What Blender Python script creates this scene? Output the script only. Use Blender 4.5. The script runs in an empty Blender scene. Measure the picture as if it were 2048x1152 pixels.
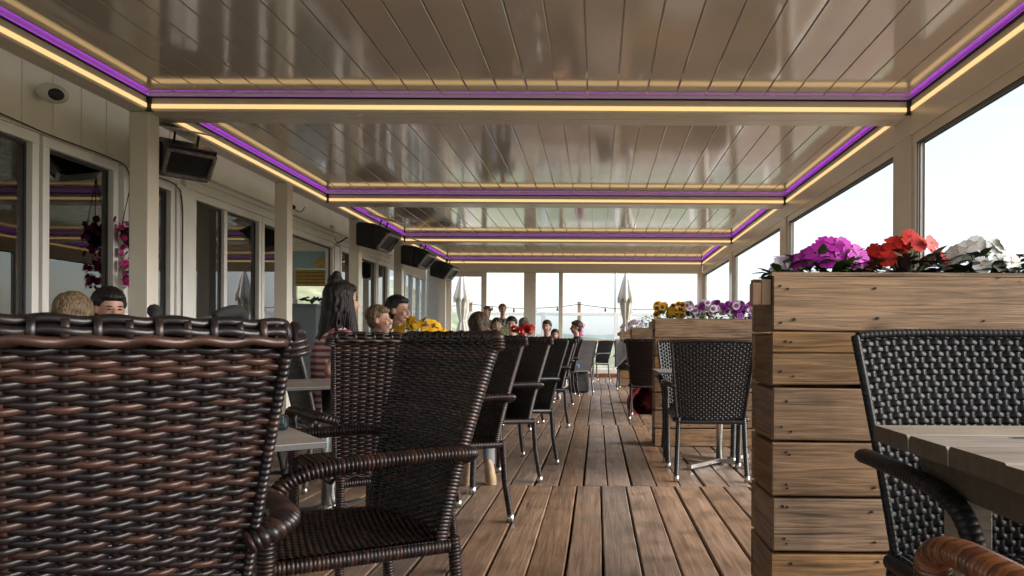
import bpy, bmesh, math, random
import numpy as np
from mathutils import Vector, Matrix
R = math.radians
SC = bpy.context.scene
COL = SC.collection
random.seed(7)

# ------------------------------------------------------------------ camera
cd = bpy.data.cameras.new('camera')
cam = bpy.data.objects.new('camera', cd); COL.objects.link(cam)
cam.location = (0, 0, .95)
cam.rotation_euler = (R(90), -.005, 0)
cd.sensor_width = 36; cd.lens = 25.49
cd.shift_x = -.0835; cd.shift_y = .0518
cd.clip_start = .05; cd.clip_end = 6000
SC.camera = cam

# ------------------------------------------------------------------ sky, sun, exposure
SUN_EL, SUN_AZ = R(26), R(98)
w = bpy.data.worlds.new('World'); SC.world = w; w.use_nodes = True
nt = w.node_tree; nt.nodes.clear()
out = nt.nodes.new('ShaderNodeOutputWorld'); bg = nt.nodes.new('ShaderNodeBackground')
sky = nt.nodes.new('ShaderNodeTexSky'); sky.sky_type = 'NISHITA'; sky.sun_disc = False
sky.sun_elevation = SUN_EL; sky.sun_rotation = SUN_AZ; sky.dust_density = 2.0
tc = nt.nodes.new('ShaderNodeTexCoord')
mp = nt.nodes.new('ShaderNodeMapping'); mp.inputs['Scale'].default_value = (1, 1, 2.6)
nz = nt.nodes.new('ShaderNodeTexNoise'); nz.inputs['Scale'].default_value = 2.6; nz.inputs['Detail'].default_value = 7; nz.inputs['Roughness'].default_value = .55
rp = nt.nodes.new('ShaderNodeValToRGB'); rp.color_ramp.elements[0].position = .40; rp.color_ramp.elements[1].position = .72
rp.color_ramp.elements[0].color = (.42, .42, .42, 1); rp.color_ramp.elements[1].color = (.95, .95, .95, 1)
mx = nt.nodes.new('ShaderNodeMix'); mx.data_type = 'RGBA'
mx.inputs[7].default_value = (2.40, 2.46, 2.56, 1)          # bright cloud
nt.links.new(tc.outputs['Generated'], mp.inputs['Vector']); nt.links.new(mp.outputs[0], nz.inputs['Vector'])
nt.links.new(nz.outputs['Fac'], rp.inputs[0]); nt.links.new(rp.outputs[0], mx.inputs[0])
nt.links.new(sky.outputs[0], mx.inputs[6]); nt.links.new(mx.outputs[2], bg.inputs['Color'])
bg.inputs['Strength'].default_value = .15
nt.links.new(bg.outputs[0], out.inputs[0])
sd = bpy.data.lights.new('sun', 'SUN'); sd.energy = 3.0; sd.angle = R(60); sd.color = (1, .975, .94)
so = bpy.data.objects.new('sun', sd); COL.objects.link(so)
sv = Vector((math.sin(SUN_AZ)*math.cos(SUN_EL), math.cos(SUN_AZ)*math.cos(SUN_EL), math.sin(SUN_EL)))
so.rotation_euler = sv.to_track_quat('Z', 'Y').to_euler()
vs = SC.view_settings; vs.view_transform = 'Standard'; vs.look = 'None'; vs.gamma = 1; vs.exposure = 1.65
SC.cycles.use_denoising = True
SC.cycles.max_bounces = 8; SC.cycles.diffuse_bounces = 5; SC.cycles.glossy_bounces = 4; SC.cycles.transparent_max_bounces = 24
SC.cycles.caustics_reflective = False; SC.cycles.caustics_refractive = False

# ------------------------------------------------------------------ materials
def new_mat(name):
    m = bpy.data.materials.new(name); m.use_nodes = True
    return m, m.node_tree, m.node_tree.nodes['Principled BSDF']
def plain(name, col, rough=.5, metal=0., spec=.5, coat=0., var=.0, scale=8., bump=0., bscale=60.):
    m, t, b = new_mat(name)
    b.inputs['Base Color'].default_value = (*col, 1); b.inputs['Roughness'].default_value = rough
    b.inputs['Metallic'].default_value = metal; b.inputs['Specular IOR Level'].default_value = spec
    b.inputs['Coat Weight'].default_value = coat; b.inputs['Coat Roughness'].default_value = .08
    if var or bump:
        c = t.nodes.new('ShaderNodeTexCoord'); n = t.nodes.new('ShaderNodeTexNoise')
        n.inputs['Scale'].default_value = scale; n.inputs['Detail'].default_value = 5
        t.links.new(c.outputs['Object'], n.inputs['Vector'])
    if var:
        r = t.nodes.new('ShaderNodeValToRGB')
        r.color_ramp.elements[0].position = .3; r.color_ramp.elements[1].position = .7
        r.color_ramp.elements[0].color = (*[max(0, x*(1-var)) for x in col], 1)
        r.color_ramp.elements[1].color = (*[min(1, x*(1+var)) for x in col], 1)
        t.links.new(n.outputs['Fac'], r.inputs[0]); t.links.new(r.outputs[0], b.inputs['Base Color'])
    if bump:
        n2 = t.nodes.new('ShaderNodeTexNoise'); n2.inputs['Scale'].default_value = bscale; n2.inputs['Detail'].default_value = 4
        t.links.new(c.outputs['Object'], n2.inputs['Vector'])
        bp = t.nodes.new('ShaderNodeBump'); bp.inputs['Strength'].default_value = bump; bp.inputs['Distance'].default_value = .01
        t.links.new(n2.outputs['Fac'], bp.inputs['Height']); t.links.new(bp.outputs[0], b.inputs['Normal'])
    return m
def emit(name, col, s):
    m, t, b = new_mat(name)
    b.inputs['Base Color'].default_value = (*col, 1); b.inputs['Emission Color'].default_value = (*col, 1)
    b.inputs['Emission Strength'].default_value = s
    return m
def glass(name, tint, refl=1.0, rough=.0):
    m = bpy.data.materials.new(name); m.use_nodes = True; t = m.node_tree; t.nodes.clear()
    o = t.nodes.new('ShaderNodeOutputMaterial'); mix = t.nodes.new('ShaderNodeMixShader')
    tr = t.nodes.new('ShaderNodeBsdfTransparent'); tr.inputs[0].default_value = (*tint, 1)
    gl = t.nodes.new('ShaderNodeBsdfGlossy'); gl.inputs['Roughness'].default_value = rough
    fr = t.nodes.new('ShaderNodeFresnel'); fr.inputs[0].default_value = 1.52
    mu = t.nodes.new('ShaderNodeMath'); mu.operation = 'MULTIPLY'; mu.inputs[1].default_value = refl; mu.use_clamp = True
    t.links.new(fr.outputs[0], mu.inputs[0]); t.links.new(mu.outputs[0], mix.inputs[0])
    t.links.new(tr.outputs[0], mix.inputs[1]); t.links.new(gl.outputs[0], mix.inputs[2]); t.links.new(mix.outputs[0], o.inputs[0])
    return m
def wood(name, c0, c1, axis='X', rough=(.45, .75), grain=1.0, tone=.35, cracks=0., bump=.25, stain=0., knots=0.):
    """planks: every board (mesh island) gets its own tone and its own place in the grain"""
    m, t, b = new_mat(name); N = t.nodes.new; L = t.links.new
    c = N('ShaderNodeTexCoord'); g = N('ShaderNodeNewGeometry')
    off = N('ShaderNodeVectorMath'); off.operation = 'SCALE'; off.inputs[0].default_value = (13, 29, 17); L(g.outputs['Random Per Island'], off.inputs['Scale'])
    add = N('ShaderNodeVectorMath'); L(c.outputs['Object'], add.inputs[0]); L(off.outputs[0], add.inputs[1])
    def noise(sc, s, d=6, dist=0.):
        mpn = N('ShaderNodeMapping'); mpn.inputs['Scale'].default_value = sc; L(add.outputs[0], mpn.inputs['Vector'])
        n = N('ShaderNodeTexNoise'); n.inputs['Scale'].default_value = s; n.inputs['Detail'].default_value = d; n.inputs['Distortion'].default_value = dist
        L(mpn.outputs[0], n.inputs['Vector']); return n
    al = {'X': (.05, 1, 1), 'Y': (1, .05, 1), 'Z': (1, 1, .05)}[axis]
    al2 = {'X': (.2, 1, 1), 'Y': (1, .2, 1), 'Z': (1, 1, .2)}[axis]
    n1 = noise(al, 60*grain, 6, .6); n2 = noise(al2, 7*grain, 4, .8); n3 = noise((1, 1, 1), 5, 5)
    r = N('ShaderNodeValToRGB'); r.color_ramp.elements[0].position = .3; r.color_ramp.elements[1].position = .72
    r.color_ramp.elements[0].color = (*c0, 1); r.color_ramp.elements[1].color = (*c1, 1)
    mixf = N('ShaderNodeMath'); mixf.operation = 'MULTIPLY_ADD'; mixf.inputs[1].default_value = .6
    mm = N('ShaderNodeMath'); mm.operation = 'MULTIPLY'; mm.inputs[1].default_value = .42
    L(n2.outputs['Fac'], mm.inputs[0]); L(n1.outputs['Fac'], mixf.inputs[0]); L(mm.outputs[0], mixf.inputs[2]); L(mixf.outputs[0], r.inputs[0])
    hs = N('ShaderNodeHueSaturation')
    mr = N('ShaderNodeMapRange'); mr.inputs[3].default_value = 1-tone; mr.inputs[4].default_value = 1+tone*.8
    L(g.outputs['Random Per Island'], mr.inputs[0]); L(mr.outputs[0], hs.inputs['Value'])
    fr = N('ShaderNodeMath'); fr.operation = 'FRACT'; mu7 = N('ShaderNodeMath'); mu7.operation = 'MULTIPLY'; mu7.inputs[1].default_value = 7.31
    L(g.outputs['Random Per Island'], mu7.inputs[0]); L(mu7.outputs[0], fr.inputs[0])
    ms = N('ShaderNodeMapRange'); ms.inputs[3].default_value = .72; ms.inputs[4].default_value = 1.12; L(fr.outputs[0], ms.inputs[0]); L(ms.outputs[0], hs.inputs['Saturation'])
    L(r.outputs[0], hs.inputs['Color']); colr = hs.outputs[0]
    if stain:
        rs = N('ShaderNodeValToRGB'); rs.color_ramp.elements[0].position = .28; rs.color_ramp.elements[1].position = .5
        rs.color_ramp.elements[0].color = (1-stain,)*3 + (1,); rs.color_ramp.elements[1].color = (1, 1, 1, 1)
        L(n3.outputs['Fac'], rs.inputs[0]); mxs = N('ShaderNodeMix'); mxs.data_type = 'RGBA'; mxs.blend_type = 'MULTIPLY'; mxs.inputs[0].default_value = 1
        L(colr, mxs.inputs[6]); L(rs.outputs[0], mxs.inputs[7]); colr = mxs.outputs[2]
    if cracks:
        nc = noise({'X': (.035, 1, 1), 'Y': (1, .035, 1), 'Z': (1, 1, .035)}[axis], 55, 4, 1.0)
        rc = N('ShaderNodeValToRGB'); rc.color_ramp.elements[0].position = .29; rc.color_ramp.elements[1].position = .41
        rc.color_ramp.elements[0].color = (1-cracks,)*3 + (1,); rc.color_ramp.elements[1].color = (1, 1, 1, 1)
        L(nc.outputs['Fac'], rc.inputs[0]); mxc = N('ShaderNodeMix'); mxc.data_type = 'RGBA'; mxc.blend_type = 'MULTIPLY'; mxc.inputs[0].default_value = 1
        L(colr, mxc.inputs[6]); L(rc.outputs[0], mxc.inputs[7]); colr = mxc.outputs[2]
    if knots:
        mpk = N('ShaderNodeMapping'); mpk.inputs['Scale'].default_value = {'X': (3.2, 3.2, 7.5), 'Y': (3.2, 3.2, 7.5), 'Z': (7, 7, 3)}[axis]; L(add.outputs[0], mpk.inputs['Vector'])
        vk = N('ShaderNodeTexVoronoi'); vk.inputs['Scale'].default_value = 1.0; L(mpk.outputs[0], vk.inputs['Vector'])
        nk = N('ShaderNodeMath'); nk.operation = 'MULTIPLY_ADD'; nk.inputs[1].default_value = .22; L(n1.outputs['Fac'], nk.inputs[0]); L(vk.outputs['Distance'], nk.inputs[2])
        rk = N('ShaderNodeValToRGB'); rk.color_ramp.elements[0].position = .17; rk.color_ramp.elements[1].position = .27
        rk.color_ramp.elements[0].color = (1-knots, (1-knots)*.8, (1-knots)*.7, 1); rk.color_ramp.elements[1].color = (1, 1, 1, 1); L(nk.outputs[0], rk.inputs[0])
        mk = N('ShaderNodeMix'); mk.data_type = 'RGBA'; mk.blend_type = 'MULTIPLY'; mk.inputs[0].default_value = 1; L(colr, mk.inputs[6]); L(rk.outputs[0], mk.inputs[7]); colr = mk.outputs[2]
    L(colr, b.inputs['Base Color'])
    rr = N('ShaderNodeMapRange'); rr.inputs[1].default_value = .3; rr.inputs[2].default_value = .7; rr.inputs[3].default_value = rough[0]; rr.inputs[4].default_value = rough[1]
    L(n3.outputs['Fac'], rr.inputs[0]); L(rr.outputs[0], b.inputs['Roughness'])
    bp = N('ShaderNodeBump'); bp.inputs['Strength'].default_value = bump; bp.inputs['Distance'].default_value = .006
    L(n1.outputs['Fac'], bp.inputs['Height']); L(bp.outputs[0], b.inputs['Normal'])
    return m
def wicker(name, c0, c1, c2, rough=.35, spec=.5, mix=.5):
    """plastic wicker: every strand (mesh island) has a tone, which drifts along the strand"""
    m, t, b = new_mat(name); N = t.nodes.new; L = t.links.new
    g = N('ShaderNodeNewGeometry'); c = N('ShaderNodeTexCoord'); n = N('ShaderNodeTexNoise'); n.inputs['Scale'].default_value = 22; n.inputs['Detail'].default_value = 3
    L(c.outputs['Object'], n.inputs['Vector'])
    a = N('ShaderNodeMath'); a.operation = 'MULTIPLY'; a.inputs[1].default_value = 1-mix
    d = N('ShaderNodeMath'); d.operation = 'MULTIPLY_ADD'; d.inputs[1].default_value = mix
    L(n.outputs['Fac'], a.inputs[0]); L(g.outputs['Random Per Island'], d.inputs[0]); L(a.outputs[0], d.inputs[2])
    r = N('ShaderNodeValToRGB'); r.color_ramp.elements[0].position = .25; r.color_ramp.elements[0].color = (*c0, 1)
    r.color_ramp.elements[1].position = .8; r.color_ramp.elements[1].color = (*c2, 1)
    e = r.color_ramp.elements.new(.52); e.color = (*c1, 1)
    L(d.outputs[0], r.inputs[0]); L(r.outputs[0], b.inputs['Base Color'])
    b.inputs['Roughness'].default_value = rough; b.inputs['Specular IOR Level'].default_value = spec
    return m
def petal_mat(name, c, c2=None, rough=.55):
    m, t, b = new_mat(name); N = t.nodes.new; L = t.links.new
    c2 = c2 or tuple(x*.6 for x in c)
    g = N('ShaderNodeNewGeometry'); r = N('ShaderNodeValToRGB')
    r.color_ramp.elements[0].color = (*c2, 1); r.color_ramp.elements[1].color = (*c, 1); r.color_ramp.elements[1].position = .6
    L(g.outputs['Random Per Island'], r.inputs[0]); L(r.outputs[0], b.inputs['Base Color'])
    b.inputs['Roughness'].default_value = rough
    b.inputs['Subsurface Weight'].default_value = .0
    return m

M = {}
M['cream'] = plain('cream_paint', (.74, .69, .605), .25, var=.03, scale=3)
M['louver'] = plain('louver_paint', (.68, .635, .58), .10, spec=.6, coat=.9, var=.05, scale=2, bump=.014, bscale=4)
M['gap'] = plain('black_rubber', (.012, .012, .014), .7)
M['led'] = emit('warm_led', (1, .68, .30), .31)
M['violet'] = emit('violet_led', (.22, .0, .46), 1.3)
M['violet2'] = emit('violet_led_dim', (.24, .0, .46), .9)
M['wall'] = plain('facade_panel', (.80, .75, .67), .5, var=.05, scale=3)
M['white'] = plain('white_frame', (.74, .735, .725), .38, var=.04, scale=4)
M['darkframe'] = plain('dark_seal', (.03, .03, .035), .5)
M['pane'] = glass('clear_pane', (.98, .985, .99), .12)
M['fpane'] = glass('facade_pane', (.80, .85, .85), 2.3)
M['screen'] = glass('screen_pane', (.93, .96, .98), .5)
M['deckw'] = wood('deck_wood', (.135, .083, .052), (.39, .25, .165), 'Y', (.30, .70), 1.0, .20, .35, .35, .35)
M['plankx'] = wood('planter_wood', (.07, .036, .015), (.44, .25, .11), 'X', (.6, .85), 1.5, .30, .62, .7, .4, .7)
M['planky'] = wood('planter_side_wood', (.08, .04, .016), (.33, .18, .075), 'Y', (.6, .85), 1.3, .28, .8, .5, .35, .6)
M['tablew'] = wood('weathered_teak', (.17, .145, .115), (.38, .335, .275), 'X', (.28, .5), 1.2, .10, .5, .35, .08)
M['endgrain'] = plain('teak_end_grain', (.10, .078, .053), .7, var=.2, scale=40, bump=.06)  # end grain, darkened further with the edge's shade; also on the apron
M['blockw'] = wood('cedar_block', (.26, .13, .055), (.50, .28, .13), 'Z', (.6, .8), 1.0, .2, .2, .3)
M['lam'] = wood('grey_laminate', (.14, .115, .10), (.34, .29, .25), 'X', (.3, .5), .6, .05, 0, .03)
M['lamedge'] = plain('laminate_edge', (.06, .065, .07), .5)
M['brownsill'] = plain('brown_sill', (.16, .07, .035), .5, var=.2)
M['wbrown'] = wicker('brown_wicker', (.005, .0035, .0045), (.012, .0065, .0065), (.046, .019, .012), .35, .45)
M['wmocha'] = wicker('mocha_wicker', (.014, .010, .012), (.022, .016, .017), (.042, .027, .024), .34, .5)
M['worange'] = wicker('orange_wicker', (.055, .017, .008), (.15, .048, .016), (.26, .09, .028), .30, .6)
M['wblack'] = wicker('black_wicker', (.006, .006, .007), (.009, .009, .010), (.014, .013, .014), .36, .6)
M['wchar'] = wicker('charcoal_wicker', (.009, .009, .010), (.014, .014, .016), (.020, .019, .021), .40, .22)
M['wgrey'] = wicker('grey_wicker', (.04, .038, .04), (.055, .053, .055), (.08, .076, .076), .38, .6)
M['alu'] = plain('cast_aluminium', (.62, .62, .63), .22, 1, var=.1, scale=9)
M['steel'] = plain('brushed_steel', (.55, .54, .52), .28, 1)
M['rubber'] = plain('rubber', (.015, .015, .016), .7)
M['black'] = plain('black_coat', (.022, .022, .026), .38, var=.2)
M['heater'] = plain('heater_steel', (.018, .019, .023), .32, .4, var=.25)
M['soot'] = plain('sooty_reflector', (.32, .30, .28), .3, .9, var=.4, scale=14)
M['grille'] = plain('heater_grille', (.018, .02, .026), .3, .3, var=.3, scale=30)
M['soil'] = plain('potting_soil', (.03, .02, .014), .95, var=.4, scale=60, bump=.6)
M['leaf'] = petal_mat('green_leaf', (.05, .11, .022), (.018, .048, .012), .45)
M['leafd'] = petal_mat('dark_leaf', (.045, .075, .035), (.018, .03, .018), .38)
M['leafr'] = petal_mat('bronze_leaf', (.11, .055, .055), (.03, .035, .022), .35)
M['stem'] = plain('plant_stem', (.10, .14, .05), .6)
def PM(n, c, c2=None): M[n] = petal_mat('petal_'+n, c, c2)
PM('pmag', (.56, .020, .46), (.26, .006, .22)); PM('pred', (.58, .016, .008), (.36, .008, .006)); PM('pwhite', (.70, .69, .66), (.48, .50, .47))
PM('pyel', (.72, .40, .01), (.58, .27, .008)); PM('ppur', (.33, .02, .38), (.17, .01, .22)); PM('pink', (.60, .015, .24), (.38, .006, .15))
PM('pora', (.92, .25, .02), (.80, .16, .01)); PM('pdark', (.055, .008, .05), (.03, .005, .03)); PM('plil', (.78, .66, .76), (.62, .45, .62)); PM('pcream', (.80, .78, .58), (.66, .66, .42))
M['terra'] = plain('pot_glaze', (.10, .10, .11), .4)
M['canvas'] = plain('parasol_canvas', (.62, .59, .53), .85, var=.06, scale=5)
M['inwall'] = plain('interior_blue', (.36, .50, .56), .6, var=.05)
M['inceil'] = plain('interior_cream', (.80, .73, .60), .6, var=.04)
M['infloor'] = plain('interior_floor', (.45, .36, .26), .5, var=.2)
M['blind'] = plain('ochre_blind', (.42, .27, .09), .8, var=.1)
M['disc'] = plain('wood_disc', (.55, .33, .14), .6, var=.25, scale=15)
M['cabinet'] = plain('slate_cabinet', (.13, .155, .18), .45)
M['napkin'] = plain('navy_napkin', (.035, .045, .10), .8)
M['plastic'] = plain('white_plastic', (.66, .65, .62), .4)
def hairmat(name, col, rough=.55, spec=.3):
    m, t, b = new_mat(name); c = t.nodes.new('ShaderNodeTexCoord'); p = t.nodes.new('ShaderNodeMapping'); p.inputs['Scale'].default_value = (1, 1, .12); n = t.nodes.new('ShaderNodeTexNoise'); n.inputs['Scale'].default_value = 130; n.inputs['Detail'].default_value = 3
    r = t.nodes.new('ShaderNodeValToRGB'); r.color_ramp.elements[0].position = .35; r.color_ramp.elements[1].position = .68; r.color_ramp.elements[0].color = (*[x*.35 for x in col], 1); r.color_ramp.elements[1].color = (*[x*1.35 for x in col], 1)
    t.links.new(c.outputs['Object'], p.inputs[0]); t.links.new(p.outputs[0], n.inputs[0]); t.links.new(n.outputs['Fac'], r.inputs[0]); t.links.new(r.outputs[0], b.inputs['Base Color'])
    k = t.nodes.new('ShaderNodeBump'); k.inputs['Strength'].default_value = .7; k.inputs['Distance'].default_value = .01; t.links.new(n.outputs['Fac'], k.inputs['Height']); t.links.new(k.outputs[0], b.inputs['Normal'])
    b.inputs['Roughness'].default_value = rough; b.inputs['Specular IOR Level'].default_value = spec; return m
M['skin'] = plain('skin', (.42, .225, .165), .5, var=.06, scale=12)
M['hairdk'] = hairmat('dark_hair', (.009, .006, .006))
M['hairbr'] = hairmat('brown_hair', (.055, .032, .019))
M['hairbl'] = hairmat('blond_hair', (.155, .105, .058))
M['hairgi'] = hairmat('ginger_hair', (.26, .12, .045))
M['hairgr'] = hairmat('grey_hair', (.24, .22, .20))
M['eye'] = plain('eye', (.03, .02, .018), .2)
M['lip'] = plain('lip', (.36, .13, .11), .5)
def CL(n, c): M[n] = plain('cloth_'+n, c, .85, var=.12, scale=18, bump=.25, bscale=40)
CL('navy', (.018, .024, .045)); CL('black', (.018, .018, .02)); CL('jean', (.06, .10, .18)); CL('blue', (.36, .50, .66)); CL('pinkc', (.55, .16, .26))
CL('greyc', (.20, .205, .21)); CL('whitec', (.66, .65, .63)); CL('khaki', (.22, .20, .12)); CL('redc', (.30, .035, .05)); CL('green', (.02, .17, .12)); CL('maroon', (.19, .06, .07))
M['sneaker'] = plain('white_sneaker', (.55, .50, .52), .55, var=.08); M['pinkshoe'] = plain('pink_sneaker', (.52, .28, .30), .55, var=.1); M['sole'] = plain('tan_sole', (.42, .31, .19), .6, var=.2, scale=30)
# striped blouse: bands across the body
m, t, b = new_mat('striped_cloth'); N = t.nodes.new; L = t.links.new
c = N('ShaderNodeTexCoord'); wv = N('ShaderNodeTexWave'); wv.wave_type = 'BANDS'; wv.bands_direction = 'Z'; wv.inputs['Scale'].default_value = 7.5; wv.inputs['Distortion'].default_value = 1.0; wv.inputs['Detail Scale'].default_value = .6
r = N('ShaderNodeValToRGB'); r.color_ramp.interpolation = 'EASE'; r.color_ramp.elements[0].position = .42; r.color_ramp.elements[1].position = .58
r.color_ramp.elements[0].color = (.36, .10, .11, 1); r.color_ramp.elements[1].color = (.72, .60, .58, 1)
L(c.outputs['Object'], wv.inputs['Vector']); L(wv.outputs['Fac'], r.inputs[0]); L(r.outputs[0], b.inputs['Base Color']); b.inputs['Roughness'].default_value = .85
M['stripe'] = m
# ground: sandy dune grass
m, t, b = new_mat('dune_grass'); N = t.nodes.new; L = t.links.new
c = N('ShaderNodeTexCoord'); n = N('ShaderNodeTexNoise'); n.inputs['Scale'].default_value = .18; n.inputs['Detail'].default_value = 9; n.inputs['Roughness'].default_value = .7
r = N('ShaderNodeValToRGB'); r.color_ramp.elements[0].position = .38; r.color_ramp.elements[1].position = .64
r.color_ramp.elements[0].color = (.11, .135, .07, 1); r.color_ramp.elements[1].color = (.40, .345, .25, 1); e = r.color_ramp.elements.new(.52); e.color = (.20, .215, .125, 1)
L(c.outputs['Object'], n.inputs['Vector']); L(n.outputs['Fac'], r.inputs[0]); L(r.outputs[0], b.inputs['Base Color']); b.inputs['Roughness'].default_value = .95
M['dune'] = m
M['farhill'] = plain('far_hill', (.20, .25, .24), .95, var=.2, scale=.02)

# ------------------------------------------------------------------ mesh helpers
class MB:
    def __init__(s): s.v = []; s.f = []; s.mi = []; s.n = 0
    def add(s, vs, fs, mi=0):
        s.v.extend([tuple(map(float, p)) for p in vs]); o = s.n
        s.f.extend([tuple(i+o for i in f) for f in fs]); s.mi.extend([mi]*len(fs)); s.n += len(vs); return s
    def box(s, x0, x1, y0, y1, z0, z1, mi=0, ch=0.):
        if ch:
            return s.prism([(x0+ch, z0), (x1-ch, z0), (x1, z0+ch), (x1, z1-ch), (x1-ch, z1), (x0+ch, z1), (x0, z1-ch), (x0, z0+ch)], 'Y', y0, y1, mi)
        v = [(x, y, z) for z in (z0, z1) for y in (y0, y1) for x in (x0, x1)]
        return s.add(v, [(0, 2, 3, 1), (4, 5, 7, 6), (0, 1, 5, 4), (2, 6, 7, 3), (0, 4, 6, 2), (1, 3, 7, 5)], mi)
    def obox(s, c, ax, ay, az, mi=0):
        """box round c with half-axis vectors"""
        c, ax, ay, az = map(Vector, (c, ax, ay, az))
        v = [c+ax*i+ay*j+az*k for k in (-1, 1) for j in (-1, 1) for i in (-1, 1)]
        return s.add(v, [(0, 2, 3, 1), (4, 5, 7, 6), (0, 1, 5, 4), (2, 6, 7, 3), (0, 4, 6, 2), (1, 3, 7, 5)], mi)
    def prism(s, poly, axis, a, b, mi=0):
        """poly (2-D) extruded along axis: X -> (y,z), Y -> (x,z), Z -> (x,y)"""
        n = len(poly)
        def p(q, t): return {'X': (t, q[0], q[1]), 'Y': (q[0], t, q[1]), 'Z': (q[0], q[1], t)}[axis]
        v = [p(q, a) for q in poly]+[p(q, b) for q in poly]
        f = [(i, (i+1) % n, n+(i+1) % n, n+i) for i in range(n)]+[tuple(range(n))[::-1], tuple(range(n, 2*n))]
        return s.add(v, f, mi)
    def tube(s, pts, rad, sides=8, ref=(0, 0, 1), mi=0, cap=True, ry=None):
        P = np.array([tuple(p) for p in pts], float); n = len(P)
        r = np.broadcast_to(np.array(rad, float), (n,)); r2 = r if ry is None else np.broadcast_to(np.array(ry, float), (n,))
        T = np.gradient(P, axis=0); T /= np.linalg.norm(T, axis=1)[:, None]+1e-12
        A = np.zeros_like(P); a = np.array(ref, float)
        for i in range(n):
            q = a-T[i]*a.dot(T[i]); l = np.linalg.norm(q)
            if l < 1e-3:
                q = np.cross(T[i], (1., .3, .2)); l = np.linalg.norm(q)
            A[i] = q/l
            if ref is None or True: a = np.array(ref, float) if abs(np.dot(T[i], ref))/np.linalg.norm(ref) < .8 else A[i]
        B = np.cross(T, A); an = np.linspace(0, 2*math.pi, sides, endpoint=False)
        V = P[:, None, :]+A[:, None, :]*(np.cos(an)[None, :, None]*r[:, None, None])+B[:, None, :]*(np.sin(an)[None, :, None]*r2[:, None, None])
        f = [(i*sides+j, i*sides+(j+1) % sides, (i+1)*sides+(j+1) % sides, (i+1)*sides+j) for i in range(n-1) for j in range(sides)]
        if cap: f += [tuple(range(sides))[::-1], tuple(range((n-1)*sides, n*sides))]
        return s.add(V.reshape(-1, 3), f, mi)
    def coil(s, pts, rx, ry, pitch=.0095, depth=.16, sides=8, ref=(0, 0, 1), mi=0):
        """a bar wrapped in wicker: ridges along its length"""
        P = resample(pts, pitch/4); k = np.arange(len(P)) % 4
        prof = np.choose(k, [1-depth, 1-depth*.25, 1., 1-depth*.25])
        o = MB(); o.tube(P, rx*prof, sides, ref, mi, True, ry*prof); V = np.array(o.v).reshape(len(P), sides, 3)
        for a in range(0, len(P)-1, 4):              # each turn of the wrap is a strand of its own
            q = V[a:a+5]; n = len(q)
            f = [(i*sides+j, i*sides+(j+1) % sides, (i+1)*sides+(j+1) % sides, (i+1)*sides+j) for i in range(n-1) for j in range(sides)]
            if a == 0: f.append(tuple(range(sides))[::-1])
            if a+5 >= len(P): f.append(tuple(range((n-1)*sides, n*sides)))
            s.add(q.reshape(-1, 3), f, mi)
        return s
    def ell(s, c, r, mi=0, nu=16, nv=10, rot=None):
        c = Vector(c); v = []; f = []
        for j in range(nv+1):
            th = math.pi*j/nv
            for i in range(nu):
                ph = 2*math.pi*i/nu
                p = Vector((r[0]*math.sin(th)*math.cos(ph), r[1]*math.sin(th)*math.sin(ph), r[2]*math.cos(th)))
                v.append(c+(rot@p if rot else p))
        for j in range(nv):
            for i in range(nu): f.append((j*nu+i, (j+1)*nu+i, (j+1)*nu+(i+1) % nu, j*nu+(i+1) % nu))
        return s.add(v, f, mi)
    def cap(s, a, b, ra, rb, mi=0, sides=12):
        """tapered capsule"""
        a, b = Vector(a), Vector(b); d = (b-a); l = d.length; d.normalize()
        pts, rr = [], []
        for k in range(5):
            q = math.pi/2*k/4; pts.append(a-d*ra*math.cos(q)); rr.append(max(ra*math.sin(q), 1e-4))
        for k in range(5):
            q = math.pi/2*k/4; pts.append(b+d*rb*math.sin(q)); rr.append(max(rb*math.cos(q), 1e-4))
        return s.tube(pts, rr, sides, (.21, .93, .3), mi)
    def lathe(s, prof, c=(0, 0, 0), sides=20, mi=0):
        v = [(c[0]+r*math.cos(2*math.pi*i/sides), c[1]+r*math.sin(2*math.pi*i/sides), c[2]+z) for r, z in prof for i in range(sides)]
        n = len(prof)
        f = [(j*sides+i, j*sides+(i+1) % sides, (j+1)*sides+(i+1) % sides, (j+1)*sides+i) for j in range(n-1) for i in range(sides)]
        f += [tuple(range(sides))[::-1], tuple(range((n-1)*sides, n*sides))]
        return s.add(v, f, mi)
    def weave(s, P, rows, stakes, hh, th, amp, seg=5, sides=6, sw=.004, st=.0015, mi=0, jit=0.):
        """real basket weave on the surface P(u,v): strands along u pass before and behind stakes along v"""
        U = np.linspace(0, 1, stakes*seg+1); e = 1e-3; an = np.linspace(0, 2*math.pi, sides, endpoint=False)
        rng = np.random.RandomState(3)
        def frame(u, v):
            c = P(u, v); du = P(np.minimum(u+e, 1), v)-P(np.maximum(u-e, 0), v); dv = P(u, np.minimum(v+e, 1))-P(u, np.maximum(v-e, 0))
            dv = dv/np.linalg.norm(dv, axis=-1)[:, None]; n = np.cross(du, dv); n /= np.linalg.norm(n, axis=-1)[:, None]
            return c, dv, n, du/np.linalg.norm(du, axis=-1)[:, None]
        for j in range(rows):
            v = np.full_like(U, (j+.5)/rows)
            c, dv, n, du = frame(U, v)
            off = amp*np.cos(math.pi*(U*stakes+j))*(1+jit*rng.randn(len(U)))
            c = c+n*off[:, None]+dv*(jit*.004*rng.randn())
            V = c[:, None, :]+dv[:, None, :]*(hh*np.cos(an))[None, :, None]+n[:, None, :]*(th*np.sin(an))[None, :, None]
            f = [(i*sides+k, i*sides+(k+1) % sides, (i+1)*sides+(k+1) % sides, (i+1)*sides+k) for i in range(len(U)-1) for k in range(sides)]
            s.add(V.reshape(-1, 3), f, mi)
        Vv = np.linspace(0, 1, 24)
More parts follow.
